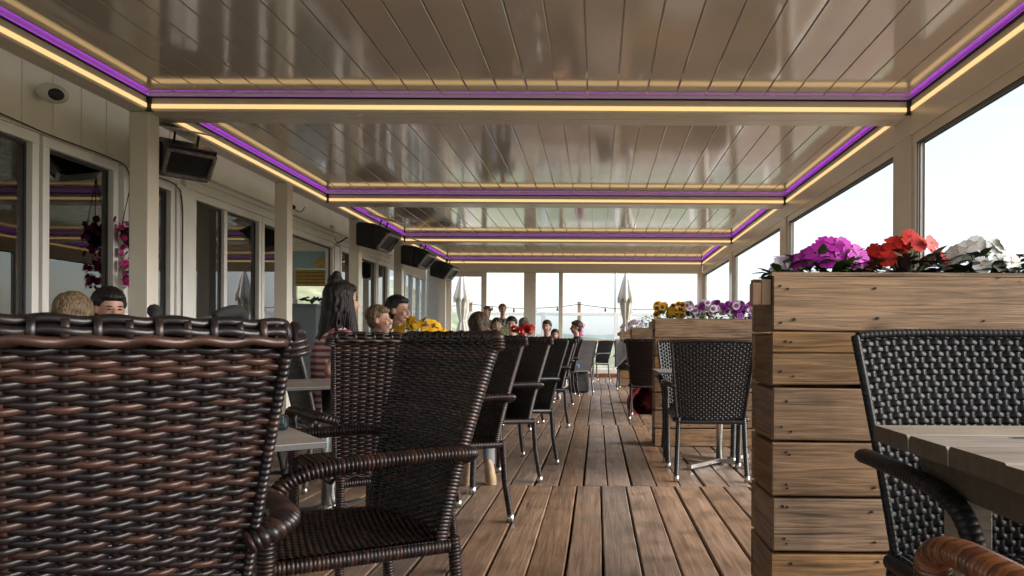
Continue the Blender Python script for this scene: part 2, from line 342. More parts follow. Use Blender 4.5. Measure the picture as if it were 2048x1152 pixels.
        for k in range(stakes+1):
            u = np.full_like(Vv, k/stakes); c, dv, n, du = frame(u, Vv)
            V = np.stack([c+du*sw-n*st, c+du*sw+n*st, c-du*sw+n*st, c-du*sw-n*st], 1)
            f = [(i*4+q, i*4+(q+1) % 4, (i+1)*4+(q+1) % 4, (i+1)*4+q) for i in range(len(Vv)-1) for q in range(4)]
            s.add(V.reshape(-1, 3), f, mi)
        return s
    def build(s, name, mat, parent=None, smooth=False, bevel=0., loc=None):
        me = bpy.data.meshes.new(name); me.from_pydata(s.v, [], s.f)
        for mm in (mat if isinstance(mat, (list, tuple)) else [mat]): me.materials.append(M[mm] if isinstance(mm, str) else mm)
        if any(s.mi): me.polygons.foreach_set('material_index', s.mi)
        if smooth: me.polygons.foreach_set('use_smooth', [True]*len(me.polygons))
        me.validate(); me.update()
        o = bpy.data.objects.new(name, me); COL.objects.link(o)
        if parent: o.parent = parent
        if loc: o.location = loc
        if bevel:
            bm = o.modifiers.new('bevel', 'BEVEL'); bm.width = bevel; bm.segments = 2; bm.limit_method = 'ANGLE'
        return o
def resample(pts, step):
    P = np.array([tuple(p) for p in pts], float); d = np.r_[0, np.cumsum(np.linalg.norm(np.diff(P, axis=0), axis=1))]
    n = max(2, int(round(d[-1]/step))+1); t = np.linspace(0, d[-1], n)
    return np.stack([np.interp(t, d, P[:, k]) for k in range(3)], 1)
def smooth_path(ctrl, n=10):
    P = [Vector(c) for c in ctrl]; P = [P[0]*2-P[1]]+P+[P[-1]*2-P[-2]]; o = []
    for i in range(1, len(P)-2):
        for k in range(n):
            t = k/n; a, b, c, d = P[i-1:i+3]
            o.append(.5*((2*b)+(c-a)*t+(2*a-5*b+4*c-d)*t*t+(3*b-a-3*c+d)*t**3))
    o.append(P[-2]); return o
def tag(o, label=None, cat=None, group=None, kind=None):
    if label: o['label'] = label
    if cat: o['category'] = cat
    if group: o['group'] = group
    if kind: o['kind'] = kind
    return o
def thing(name, label, cat, loc=(0, 0, 0), rz=0., group=None):
    o = bpy.data.objects.new(name, None); COL.objects.link(o); o.location = loc; o.rotation_euler = (0, 0, rz); o.empty_display_size = .1
    return tag(o, label, cat, group)
def copy_tree(o, parent=None):
    c = o.copy(); COL.objects.link(c)
    if parent: c.parent = parent
    for ch in list(o.children): copy_tree(ch, c)
    return c
def struct(o): o['kind'] = 'structure'; return o

# ------------------------------------------------------------------ the ground, the deck, the hills
YB = [-2.04, 2.16, 6.36, 10.56, 14.76, 18.94]          # faces of the pergola's cross beams
XL, XR = -3.95, 2.73
def deck():
    mb = MB(); rng = random.Random(5)
    seams = [-3.2, -.6, 1.75, 4.75, 8.2, 12.6, 16.2, 18.9, 22.4]
    for si in range(len(seams)-1):
        y0, y1 = seams[si]+.003, seams[si+1]-.003
        sh = [0, .02, .03, -.09, -.106, -.09, -.12, -.1][si]
        k0 = int((-4.45-sh)/.16); 
        x = sh+k0*.16
        while x < 5.2:
            wd = .16-rng.uniform(.007, .014); a = x+.005+rng.uniform(-.003, .003); dz = rng.uniform(-.002, .002)
            nseg = 5; ch = .005; pf = [(0, -.028), (0, -ch), (ch, 0), (wd*.5, .0015), (wd-ch, 0), (wd, -ch), (wd, -.028)]
            ys = [y0+(y1-y0)*q/nseg for q in range(nseg+1)]; ya = rng.uniform(-.004, .004); v = []
            for q, yy in enumerate(ys):
                wob = rng.uniform(-.002, .002)
                e = ya*(1 if q == nseg else 0)
                v += [(a+px+wob, yy+e, pz+dz) for px, pz in pf]
            n = len(pf); f = [(q*n+i, q*n+i+1, (q+1)*n+i+1, (q+1)*n+i) for q in range(nseg) for i in range(n-1)]
            f += [tuple(range(n)), tuple(range(nseg*n, nseg*n+n))[::-1]]
            mb.add(v, f); x += .16
    struct(mb.build('deck', 'deckw'))
    b = MB().box(-13, 5.2, -3.2, 22.4, -.5, -.08); struct(b.build('deck_base', 'gap'))
deck()
def dune_h(x, y):
    h = -3.0
    def bump(cx, cy, rx, ry, a): return a*math.exp(-((x-cx)/rx)**2-((y-cy)/ry)**2)
    h += bump(-26, 78, 16, 22, 9.0)+bump(-60, 60, 26, 40, 11)+bump(-45, 20, 18, 40, 8)+bump(-8, 110, 22, 20, 4.2)+bump(-17, 42, 6, 9, 3.6)+bump(12, 150, 30, 26, 4.0)
    d = math.hypot(x, y)
    if d > 25: h += .8*math.sin(x*.21+1.3*math.sin(y*.13))*math.sin(y*.17+.7)*min(1, (d-25)/40)*max(0, 1-d/400)
    if x > -2.5: h -= .0
    return h
def ground():
    ax = sorted(set([-4000, -1500, -600, -300, -200]+list(range(-150, 151, 4))+[200, 300, 600, 1500, 4000]))
    v = [(x, y, dune_h(x, y)) for y in ax for x in ax]; n = len(ax)
    f = [(j*n+i, j*n+i+1, (j+1)*n+i+1, (j+1)*n+i) for j in range(n-1) for i in range(n-1)]
    struct(MB().add(v, f).build('ground', 'dune', smooth=True))
    mb = MB(); rng = random.Random(2); xs = [i*20-700 for i in range(70)]; v = []
    for x in xs:
        h = 5+5*math.exp(-((x+70)/110)**2)+4*math.exp(-((x+260)/160)**2)+rng.uniform(-.6, .6)+1.5*math.sin(x*.021)
        v += [(x, 820, -4), (x, 860, h*.7), (x, 900, h), (x, 1000, -4)]
    f = [(i*4+k, (i+1)*4+k, (i+1)*4+k+1, i*4+k+1) for i in range(len(xs)-1) for k in range(3)]
    struct(mb.add(v, f).build('hills', 'farhill', smooth=True))
ground()

# ------------------------------------------------------------------ the pergola
def pergola():
    root = thing('pergola', 'cream aluminium pergola with louvred roof and warm light strips over the deck', 'pergola')
    ZB, ZL, ZG, ZR = 2.945, 2.99, 3.075, 3.10
    for i in range(5):
        y0, y1 = YB[i]+.34, YB[i+1]
        lv = MB(); W = (XR-XL)/26
        for k in range(26):
            a = XL+k*W+.0045; b = XL+(k+1)*W-.0045
            pf = [(a+.004, ZR), (b-.004, ZR), (b, ZR+.004), (b, ZR+.034), (b+.02, ZR+.034), (b+.02, ZR+.06), (a+.024, ZR+.06), (a+.024, ZR+.032), (a, ZR+.032), (a, ZR+.004)]
            if k == 25: pf = [(a+.004, ZR), (b-.004, ZR), (b, ZR+.004), (b, ZR+.05), (a+.024, ZR+.05), (a+.024, ZR+.03), (a, ZR+.03), (a, ZR+.004)]
            lv.prism(pf, 'Y', y0+.012, y1-.012)
        lv.build('louvre_roof', 'louver', root)
        # light strips on the four inner faces of the bay
        t = .006; e = .03
        for (x0, x1, ya, yb, ix, iy) in ((XL, XL, y0, y1, 1, 0), (XR, XR, y0, y1, -1, 0), (XL, XR, y1, y1, 0, -1), (XL, XR, y0, y0, 0, 1)):
            led = MB(); vi = MB(); gp = MB()
            if ix:
                led.box(min(x0, x0+ix*t), max(x0, x0+ix*t), ya+e, yb-e, ZL-.018, ZL+.018)
                gp.box(min(x0, x0+ix*.022), max(x0, x0+ix*.022), ya+e, yb-e, ZG-.014, ZG-.004)
                vi.box(min(x0+ix*.004, x0+ix*.018), max(x0+ix*.004, x0+ix*.018), ya+e, yb-e, ZG-.0035, ZG)
            else:
                led.box(x0+e, x1-e, min(ya, ya+iy*t), max(ya, ya+iy*t), ZL-.018, ZL+.018)
                gp.box(x0+e, x1-e, min(ya, ya+iy*.022), max(ya, ya+iy*.022), ZG-.014, ZG-.004)
                vi.box(x0+e, x1-e, min(ya+iy*.004, ya+iy*.009), max(ya+iy*.004, ya+iy*.009), ZG-.0035, ZG)
            led.build('warm_light_strip', 'led', root); gp.build('strip_ledge', 'gap', root); vi.build('violet_light_strip', 'violet' if ix else 'violet2', root)
        # black corner joints
        for x, s in ((XL, 1), (XR, -1)):
            cj = MB(); cj.box(min(x, x+s*.03), max(x, x+s*.03), y1-.03, y1, ZL-.03, ZG-.004); cj.box(min(x-s*.01, x+s*.05), max(x-s*.01, x+s*.05), y1-.05, y1-.001, ZB-.004, ZB-.001)
            cj.build('corner_joint', 'gap', root)
    for i, y in enumerate(YB):
        b = MB()
        if i < 5:
            b.box(XL, XR, y, y+.168, ZB, 3.17); b.box(XL, XR, y+.172, y+.34, ZB, 3.17)
        else: b.box(XL, XR, y, y+.17, 2.73, 3.17)
        b.build('cross_beam', 'cream', root, bevel=.004)
    for i in range(5):
        y0, y1 = YB[i], YB[i+1]
        MB().box(XL-.17, XL-.001, y0+.002, y1-.002, ZB+.001, 3.168).build('side_beam', 'cream', root, bevel=.004)
        MB().box(XR+.001, XR+.14, y0+.002, y1-.002, 2.772, 3.168).build('side_beam', 'cream', root, bevel=.004)
    for y in (-2.04, 2.16, 6.36, 9.22, 11.98, 14.62, 18.8):
        MB().box(XL-.166, XL-.002, y+.002, y+.165, 0, ZB-.001).build('post', 'cream', root, bevel=.006)
    for y in YB:
        MB().box(XR+.0005, XR+.10, y+.003, y+.337, 0, 2.771).build('post', 'cream', root, bevel=.006)
pergola()
# glazed screens down the right side, one to a bay
SCR = ['nearest glazed side screen with cream frame beside the front planter', 'second glazed side screen, between the two nearest right posts behind the red flowers', 'third glazed side screen past the pansy planter', 'farthest glazed side screen before the end wall corner']
for i in range(4):
    y0, y1 = YB[i+1]+.34, YB[i+2]
    r_ = thing('glazed_screen', SCR[i], 'glass screen', (XR, y0, 0), 0, 'glazed screens along the right side')
    fr = MB(); L_ = y1-y0
    for z0, z1 in ((2.69, 2.771), (.98, 1.04), (.0, .10)): fr.box(.02, .11, .0, L_, z0, z1)
    for ya in (0, L_-.07): fr.box(.021, .109, ya+.0005, ya+.07, .0005, 2.77)
    fr.build('frame', 'cream', r_, bevel=.003)
    sl = MB()
    for xa in (.034, .056, .092):
        sl.box(xa, xa+.009, .0702, L_-.0702, 2.676, 2.6898)
        for ya in (.0702, L_-.0792, -.0042): sl.box(xa, xa+.007, ya, ya+(.009 if ya > 0 else .004), 1.0402, 2.6758)
    sl.build('seal', 'darkframe', r_)
    MB().box(.064, .070, .071, L_-.071, .10, .98).build('pane', 'pane', r_); MB().box(.064, .070, .077, L_-.077, 1.04, 2.663).build('pane', 'pane', r_)

# end wall
def end_wall():
    y = YB[5]; r_ = thing('glazed_end_wall', 'glazed end wall with cream frame closing the far end of the terrace', 'glass wall', (0, y, 0))
    f = MB()
    f.box(-4.18, -3.952, .0, .16, 0, 3.1); f.box(-1.93, -1.62, .0, .16, .0, 2.729); f.box(2.61, 2.87, .0, .16, 0, 2.729)
    f.build('post', 'cream', r_, bevel=.005)
    d = MB()
    for a, b2 in ((-3.948, -3.83), (-3.05, -2.91)): d.box(a, b2, .03, .10, .1, 2.729)
    d.box(-3.829, -3.051, .031, .099, 2.62, 2.728); d.box(-3.829, -3.051, .031, .099, .1, .22)
    dr = d.build('door_frame', 'cream', r_, bevel=.004); MB().box(-3.829, -3.051, .06, .066, .22, 2.62).build('pane', 'pane', dr)
    g = MB(); g.box(-1.02, -.914, .03, .10, .2, 2.728)
    g.box(-1.619, -1.021, .031, .099, .93, 1.0); g.box(-.913, 2.609, .031, .099, .93, 1.0)
    g.box(-1.619, -1.021, .031, .099, .10, .2); g.box(-.913, 2.609, .031, .099, .10, .2)
    g.build('window_frame', 'cream', r_, bevel=.004)
    MB().box(-1.619, -1.021, .05, .056, .2, 2.728).build('pane', 'screen', r_); MB().box(-.913, 2.609, .06, .066, .2, 2.728).build('pane', 'pane', r_)
    MB().box(-3.95, -2.9, .0, .14, 0, .099).box(-1.62, 2.61, .0, .14, 0, .099).build('sill', 'brownsill', r_)
    s = MB().box(-4.49, -4.181, .03, .09, 0, 3.1); s.box(-4.49, -4.181, .025, .0299, 2.2, 2.23); s.build('side_panel', 'white', r_)
end_wall()

# ------------------------------------------------------------------ the building on the left
def building():
    X = -4.5; root = thing('cafe_building', 'cream clad cafe building with white framed windows along the left of the deck', 'building', (X, 0, 0))
    T = .14
    wl = MB(); wl.box(-T, 0, -1.5, 15.5, 2.60, 3.5)
    y = -1.5
    while y < 7.7:                                    # ribbed cladding near the camera
        wl.box(.0005, .008, y, y+.31, 2.62, 3.4); y += .325
    wl.build('wall', 'wall', root)
    MB().box(.0, .39, -1.5, 20.0, 3.18, 3.24).build('eave', 'wall', root)  # added strip over the pergola gap, keeps sky light off the wall
    # cornice over the sliding doors
    MB().prism([(.0085, 2.585), (.07, 2.585), (.07, 2.62), (.055, 2.63), (.055, 2.68), (.085, 2.69), (.085, 2.72), (.06, 2.73), (.06, 2.745), (.11, 2.755), (.11, 2.775), (.0085, 2.80)], 'Y', 7.8, 15.49).build('cornice', 'white', root)
    def opening(y0, y1, kind='fixed', f=.07, top=2.5, bot=.10, mull=()):
        fr = MB(); fr.box(-.10, .03, y0, y1, top, top+.085); fr.box(-.10, .03, y0, y1, 0, bot)
        for a in (y0, y1-f): fr.box(-.099, .029, a+.0005, a+f-.0005, bot, top)
        for mm in mull: fr.box(-.08, .015, mm-.035, mm+.035, bot, top)
        w_ = fr.build('window', 'white', root, bevel=.004)
        sl = MB()
        for a, b2 in zip([y0+f]+[q+.036 for q in mull], [q-.036 for q in mull]+[y1-f]):
            sl.box(-.04, -.02, a, b2, top-.025, top); sl.box(-.04, -.02, b2-.016, b2, bot, top-.025)
            if kind != 'open': MB().box(-.034, -.028, a+.001, b2-.017, bot+.001, top-.026).build('pane', 'fpane', w_)
        sl.build('seal', 'darkframe', w_)
    opening(-1.4, 1.6); opening(1.7, 4.86); opening(4.92, 5.80); opening(5.84, 6.76); opening(6.84, 7.66)
    opening(8.0, 9.64, mull=(8.74,)); opening(9.66, 10.42); opening(10.44, 12.28, 'open', .05); opening(12.6, 14.7, mull=(13.6,)); opening(14.72, 15.49, mull=())
    st = MB()                                          # pushed-back sliding leaves
    for k in range(4): st.box(-.09+.03*k, -.07+.03*k, 12.29+.02*k, 12.58, .0, 2.55, k % 2)
    st.build('sliding_leaf', ['darkframe', 'white'], root)
    jb = MB(); jb.box(-.12, .05, 7.67, 7.99, 0, 2.6); jb.box(.0501, .062, 7.72, 7.94, 0, 2.57); jb.build('door_jamb', 'white', root, bevel=.006)
    # the rooms behind the glass
    MB().box(-3.2, -T-.001, -1.5, 15.5, 2.95, 3.05).box(-8.5, -3.2, -1.5, 8, 2.95, 3.05).box(-8.5, -7.2, 8, 15.5, 2.95, 3.05).box(-7.2, -3.2, 14.2, 15.5, 2.95, 3.05).build('ceiling', 'inceil', root)  # large hole left in the ceiling, added to let daylight into the rooms
    bm_ = MB()
    for yy in (9.5, 11.9, 13.6, 14.9): bm_.box(-8.4, -.2, yy, yy+.14, 2.78, 2.949)
    bm_.build('ceiling_beam', 'inceil', root)
    MB().box(-8.5, -T-.001, -1.5, 15.5, -.079, .002).build('floor', 'infloor', root)
    bw = MB(); bw.box(-8.5, -8.4, -1.4, 15.4, .0, .8); bw.box(-8.5, -8.4, -1.4, 15.4, 2.5, 2.949); [bw.box(-8.499, -8.401, q, q+.12, .8, 2.5) for q in (-1.3, 1, 3.4, 5.8, 8.2, 11.2, 13.2, 15.2)]; bw.box(-8.5, -.15, -1.6, -1.5, 0, 2.95); bw.build('inner_wall', 'inceil', root)  # back wall left open in a long band to add daylight inside
    def windowed(y, x0, x1, n, zs, zh, zt, nm='end_wall'):
        q = MB(); q.box(x0, x1, y, y+.08, 0.003, zs); q.box(x0, x1, y, y+.08, zh, zt)
        wd = (x1-x0)/n
        for k in range(n+1): q.box(max(x0, x0+k*wd-.09), min(x1, x0+k*wd+.09), y+.001, y+.079, zs, zh)
        k = x0
        while k < x1-.1: q.box(k, k+.008, y-.004, y-.0005, zh, zt); k += .14
        o = q.build(nm, 'inwall', root)
        f = MB()
        for k in range(n):
            a, b2 = x0+k*wd+.091, x0+(k+1)*wd-.091
            f.box(a, a+.05, y+.01, y+.06, zs, zh); f.box(b2-.05, b2, y+.01, y+.06, zs, zh); f.box(a+.05, b2-.05, y+.01, y+.06, zs, zs+.05)
        f.build('frame', 'inceil', o)
    windowed(15.42, -3.0+.0, -T-.01, 3, 1.05, 2.46, 2.949); windowed(15.42, -8.4, -3.0, 4, .9, 2.46, 2.949)
    windowed(11.3, -8.4, -3.0, 4, .9, 2.45, 2.9, 'partition')
building()
# wooden discs, blinds and coat hooks inside
k = 0
for x, y, zc in ((-4.98, 15.40, 2.58), (-5.9, 15.40, 2.58), (-6.72, 15.40, 2.58), (-8.0, 11.28, 2.68), (-8.95, 11.28, 2.68)):
    lab = ['wood slice disc on the blue band, nearest the sliding leaves', 'wood slice disc on the blue band above the right blind', 'wood slice disc on the blue band seen left of the doorway gap', 'wood slice disc behind the left window, beside its hanging flowers', 'wood slice disc deep behind the leftmost window']
    d = MB(); d.tube([(0, 0, 0), (0, -.015, 0)], [.11, .11], 22); o = d.build('wood_disc', 'disc', loc=(x, y, zc)); tag(o, lab[k], 'wall disc', 'wooden wall discs'); k += 1
k = 0
for x, y, wd in ((-5.05, 15.34, .78), (-6.0, 15.34, .78), (-6.95, 15.34, .78), (-8.25, 11.2, 1.0), (-9.6, 11.2, 1.0)):
    b = MB(); h = .36
    for q in range(5): b.prism([(0, -q*h/5), (-.03, -q*h/5-.02), (-.035, -(q+.8)*h/5), (0, -(q+1)*h/5)], 'X', -wd/2, wd/2)
    o = b.build('roman_blind', 'blind', loc=(x, y, 2.44))
    tag(o, ['ochre folded blind over the inner window nearest the facade', 'ochre folded blind over the middle inner window', 'ochre folded blind over the inner window farthest left of the doorway', 'ochre folded blind behind the left window', 'ochre folded blind deep behind the leftmost window'][k], 'blind', 'folded window blinds'); k += 1
h = MB(); h.tube(smooth_path([(0, 0, 0), (0, 0, .25), (0, 0, .5)]), .015, 6)
for z in (.12, .4): h.tube(smooth_path([(0, 0, z), (-.09, -.06, z-.04), (-.12, -.08, z+.05)]), .012, 6)
tag(h.build('coat_hook', 'black', loc=(-5.5, 15.36, 2.2)), 'black iron coat hook on the blue window pier inside', 'hook')
# counter cabinet inside the open door
cb = thing('cabinet', 'slate grey serving cabinet inside the open sliding door', 'cabinet', (-5.0, 12.2, 0))
MB().box(-.42, .36, -.25, .3, .04, 1.5).build('carcass', 'cabinet', cb, bevel=.006); MB().box(-.45, .39, -.28, .33, 1.5, 1.54).build('top', 'cabinet', cb, bevel=.005)
MB().box(-.40, -.03, -.27, -.251, .08, 1.1).box(-.02, .34, -.27, -.251, .08, 1.1).build('door', 'cabinet', cb, bevel=.004)
tr = MB().box(-.14, .14, -.12, .12, 0, .012); 
for a in (-.14, .128): tr.box(a, a+.012, -.12, .12, .012, .10)
for a in (-.12, .108): tr.box(-.128, .128, a, a+.012, .012, .10)
tb = thing('cutlery_box', 'grey box of rolled navy napkins on the slate cabinet', 'box', (-5.22, 12.15, 1.54)); tr.build('tray', 'white', tb)
rn = random.Random(3); nb = MB()
for q in range(14):
    x = -.1+.2*rn.random(); nb.cap((x, -.05+.1*rn.random(), .05), (x+rn.uniform(-.05, .05), rn.uniform(-.1, .05), .17), .014, .012, 0, 6)
nb.build('napkin_roll', 'napkin', tb, True)
nb = MB()
for q in range(16):
    x = -.17+.34*rn.random(); nb.cap((x, -.08+.16*rn.random(), .02+.08*rn.random()), (x+.09, rn.uniform(-.1, .1), .06+.06*rn.random()), .016, .013, 0, 6)
tag(nb.build('napkin_pile', 'napkin', loc=(-4.78, 12.1, 1.54), smooth=True), 'loose heap of rolled navy napkins on the slate cabinet', 'napkins')

# fittings on the facade and posts
sp = thing('wall_speaker', 'white round fronted speaker on the cream wall under the roof edge', 'speaker', (-4.49, 5.82, 2.91)); sp.scale = (.72, .72, .72)
MB().box(.0, .06, -.03, .03, -.02, .08).tube([(.05, 0, .03), (.12, -.02, .02)], .02, 8).build('bracket', 'plastic', sp)
rt = Matrix.Rotation(R(-35), 3, 'Z') @ Matrix.Rotation(R(18), 3, 'Y')
MB().ell((.17, -.03, .0), (.13, .15, .11), 0, 20, 14, rt).build('shell', 'plastic', sp, True)
MB().ell(Vector((.17, -.03, 0))+rt@Vector((.095, -.0, -.0)), (.04, .085, .066), 0, 18, 10, rt).build('grille', 'rubber', sp, True)
def cable(pts, name, label, r=.006): tag(MB().tube(smooth_path(pts, 8), r, 6, (.3, .2, .9)).build(name, 'rubber', smooth=True), label, 'cable')
cable([(-4.455, 4.4, 2.63), (-4.455, 5.3, 2.625), (-4.455, 5.9, 2.60), (-4.455, 6.6, 2.60), (-4.45, 6.85, 2.55), (-4.44, 6.9, 2.3), (-4.44, 6.88, 2.0), (-4.44, 6.9, 1.2)], 'cable', 'thin black cable along the heads of the left windows')
cable([(-4.43, 7.2, 2.58), (-4.43, 7.6, 2.56), (-4.43, 7.72, 2.40), (-4.43, 7.73, 1.8), (-4.43, 7.73, .8), (-4.43, 7.73, .1)], 'cable', 'black cable running down the white door jamb behind the first post', .007)
cable([(-4.44, 10.5, 2.88), (-4.42, 10.65, 2.84), (-4.42, 10.8, 2.86), (-4.43, 10.95, 2.95)], 'cable', 'short looped black cable by the small sensor on the cream wall', .007)
ss = thing('sensor', 'small black sensor on the cream wall past the second post', 'sensor', (-4.49, 10.45, 2.88)); MB().box(0, .05, -.04, .04, -.04, .04).build('base', 'black', ss, bevel=.008); MB().ell((.08, 0, -.02), (.05, .04, .035)).build('lens', 'black', ss, True)
jb = thing('junction_box', 'white junction box on the cream wall before the second heater', 'junction box', (-4.49, 12.2, 2.78)); MB().box(0, .07, -.06, .06, -.09, .09).build('box', 'plastic', jb, bevel=.01); MB().tube(smooth_path([(.03, .02, -.09), (.06, .1, -.18), (.12, .15, -.15), (.25, .05, -.1)]), .012, 7).build('lead', 'rubber', jb, True)
def heater(loc, rz, label, s=1.0):
    r_ = thing('patio_heater', label, 'heater', loc, rz, 'patio heaters along the left posts'); r_.scale = (s, s, s); W = .24
    b = MB(); b.prism([(0, .0), (.05, .03), (.30, .0), (.585, -.125), (.555, -.165), (.28, -.045), (.24, -.30), (.365, -.405), (.31, -.425), (0, -.34)], 'Y', -W, W)
    b.add([], []); b.build('housing', 'heater', r_, bevel=.006)
    f = MB(); f.prism([(.285, -.055), (.53, -.165), (.345, -.385), (.25, -.295)], 'Y', -W+.02, W-.02); f.build('burner', 'grille', r_)
    e = MB()
    [e.obox((.455, q*(W-.006), -.285), (.095, 0, .118), (0, .014, 0), (-.012, 0, .010)) for q in (-1, 1)]
    e.obox((.545, 0, -.172), (.012, 0, .015), (0, W-.021, 0), (-.012, 0, .010)); e.obox((.362, 0, -.398), (.012, 0, .015), (0, W-.021, 0), (-.012, 0, .010))
    e.build('reflector_rim', 'soot', r_)
    p = MB(); p.obox((.44, 0, .09), (.25, 0, -.07), (0, W+.02, 0), (.003, 0, .006)); p.build('deflector', 'soot', r_)
    for yy in (-.12, .12): MB().tube([(.33, yy, -.06), (.38, yy, .07)], .012, 6).build('deflector_arm', 'black', r_)
    q = MB(); q.box(-.09, .0, -.05, .05, -.1, -.04); q.box(-.09, .0, -.05, .05, -.27, -.21); q.build('bracket', 'steel', r_, bevel=.004)
heater((-4.16, 7.1, 2.84), R(-40), 'large dark heater with open reflector behind the first post', .86)
heater((-3.86, 11.9, 2.82), R(-8), 'black heater on the third post, nearest of the three in a row')
heater((-3.86, 14.55, 2.80), R(-8), 'black heater on the fourth post, middle of the three in a row')
heater((-3.90, 17.2, 2.80), R(-8), 'black heater farthest back, last of the three in a row')
# facade beyond the building: glazed side screen up to the end wall
gs = thing('glazed_side_wall', 'white framed glazed side wall between the building and the end wall', 'glass wall', (-4.5, 15.5, 0))
fr = MB(); fr.box(-.08, .02, 0, 3.42, 2.5, 2.62); fr.box(-.08, .02, 0, 3.42, 0, .12)
for a in (.0, .75, 1.35, 2.0, 2.7, 3.32): fr.box(-.079, .019, a+.0005, a+.1, .12, 2.5)
fr.build('frame', 'white', gs, bevel=.004); MB().box(-.03, -.024, .1, 3.32, .12, 2.5).build('pane', 'screen', gs); MB().box(-.07, .015, .0, 3.42, 2.62, 3.1).build('fascia', 'wall', gs)

# ------------------------------------------------------------------ wicker chairs (local +Y is the way the sitter faces)
def make_chair(mat, A=True):
    r_ = thing('wicker_chair', 'x', 'chair', group='wicker armchairs')
    H = .965
    def back(u, v):
        s_ = 2*u-1; hw = .222+.052*v
        return np.stack([s_*hw, -.225-.135*v**1.25+.04*s_*s_*(1 if A else .55)+0*v, .415+(H-.425)*v+0*s_-(0 if A else .008)*s_**4], -1)
    def seat(u, v):
        s_ = 2*u-1
        return np.stack([s_*(.225+.022*v), -.225+.468*v+0*s_, .425+.027*v-.016*(1-s_*s_)*(1-(2*v-1)**2)+0*v], -1)
    b = MB()
    if A: b.weave(back, 67, 17, .0058, .0038, .0045, 6, 6, .0042, .0016, jit=.05)
    else: b.weave(back, 36, 24, .0082, .0030, .0038, 6, 8, .0072, .0014, jit=.02)
    vv = np.linspace(0, 1, 20)
    bk = b.build('backrest', mat, r_, True)
    ed = MB()
    for u in (0., 1.):
        p = back(np.full_like(vv, u), vv); p[:, 0] += (.006 if u else -.006)
        ed.coil(p, .010 if A else .011, .019 if A else .014, .0098 if A else .013, .17 if A else .06, 8, (1, 0, 0))
    uu = np.linspace(0, 1, 60)
    top = back(uu, np.ones_like(uu))
    if A:
        for k, (dn, dz, sg) in enumerate(((-.012, .004, 0), (.006, .008, 1), (-.004, .017, 0), (.010, -.004, 1), (-.015, -.008, 1))):
            p = top.copy(); p[:, 1] += dn+.003*np.cos(math.pi*(uu*17+sg)); p[:, 2] += dz+.002*np.sin(math.pi*(uu*17+sg))
            ed.tube(p, .0072, 7)
        for k in range(18):
            u0 = k/17; q = back(np.array([u0]), np.array([1.]))[0]
            ed.tube([q+np.array((-.0045, -.002, .004)), q+np.array((.0040, -.002, .004))], .0190, 12, (0, 0, 1))
        for sg in (-1, 1):
            e = top[0 if sg < 0 else -1]; ed.coil([e+np.array((-sg*.02, -.002, .002)), e+np.array((sg*.012, .0, .0)), e+np.array((sg*.018, .002, -.03))], .018, .022, .009, .17, 8, (0, 1, 0))
    else:
        ed.coil(top, .012, .013, .0125, .06, 8)
    ed.build('back_rim', mat, r_, True)
    st = MB()
    if A: st.weave(seat, 56, 15, .0058, .0036, .0042, 5, 6, .0042, .0016, jit=.05)
    else: st.weave(seat, 32, 20, .0080, .0030, .0036, 5, 6, .0085, .0014)
    st.build('seat', mat, r_, True)
    fr = MB(); D = .16 if A else .06; PT = .0095 if A else .0125
    fr.coil(smooth_path([(-.248, -.2, .415), (-.255, .1, .432), (-.25, .235, .437)]), .018, .014, PT, D)
    fr.coil(smooth_path([(.248, -.2, .415), (.255, .1, .432), (.25, .235, .437)]), .018, .014, PT, D)
    fr.coil([(-.25, .247, .437), (.25, .247, .437)], .021, .017, PT, D); fr.coil([(-.225, -.228, .402), (.225, -.228, .402)], .016, .016, PT, D)
    fr.build('seat_frame', mat, r_, True)
    for s_ in (-1, 1):
        arm = smooth_path([(s_*.240, -.245, .640), (s_*.276, -.242, .655), (s_*.303, -.205, .663), (s_*.308, -.12, .666), (s_*.306, .03, .665), (s_*.300, .15, .658), (s_*.29, .222, .632), (s_*.278, .25, .575), (s_*.274, .254, .53)], 8)
        MB().coil(arm, .019 if A else .017, .026 if A else .024, PT, D, 10, (0, 0, 1)).build('armrest', mat, r_, True)
        for pts, rr in (([(s_*.274, .254, .53), (s_*.268, .256, .3), (s_*.262, .262, .035)], .0215), ([(s_*.222, -.226, .43), (s_*.230, -.238, .22), (s_*.238, -.27, .035)], .0175)):
            lg = MB().coil(pts, rr, rr, PT, D, 9, (1, 0, 0)).build('leg', mat, r_, True)
            x, y, z = pts[-1]
            MB().lathe([(rr+.002, .044), (rr+.0025, .012), (rr, .009), (rr-.001, .0)], (x, y, 0), 14).build('foot_cap', 'steel', lg, True)
    return r_
protos = {}
def chair(kind, x, y, deg, label):
    if kind not in protos:
        o = make_chair(*{'brown': ('wbrown', True), 'mocha': ('wmocha', True), 'orange': ('worange', True), 'black': ('wblack', False), 'grey': ('wgrey', False), 'charcoal': ('wchar', False)}[kind]); protos[kind] = o
    else: o = copy_tree(protos[kind])
    o.location = (x, y, 0); o.rotation_euler = (0, 0, R(deg)); o['label'] = label
    return o
chair('brown', -.869, 1.15, 36.9, 'brown wicker chair nearest the camera, its woven back filling the lower left')
chair('brown', -.694, 1.951, 129, 'dark brown wicker chair turned sideways, right behind the nearest chair')
chair('brown', -.928, 3.058, 36.9, 'brown wicker chair seen from behind, between the grey table and the sideways chair')
chair('brown', -.81, 3.765, 135, 'brown wicker chair standing over the tan shoe soles by the aisle')
chair('mocha', -.742, 4.866, 130.5, 'greyish brown wicker chair with lit back, beside the white sneaker by the aisle')
chair('black', -.667, 5.585, 129, 'black smooth wicker chair at the aisle, beyond the greyish brown one')
chair('brown', -.676, 7.95, 130, 'brown wicker chair at the aisle beside the red geranium')
chair('mocha', -.72, 10.6, 130, 'slim looking mocha chair at the aisle, just before the pale grey one')
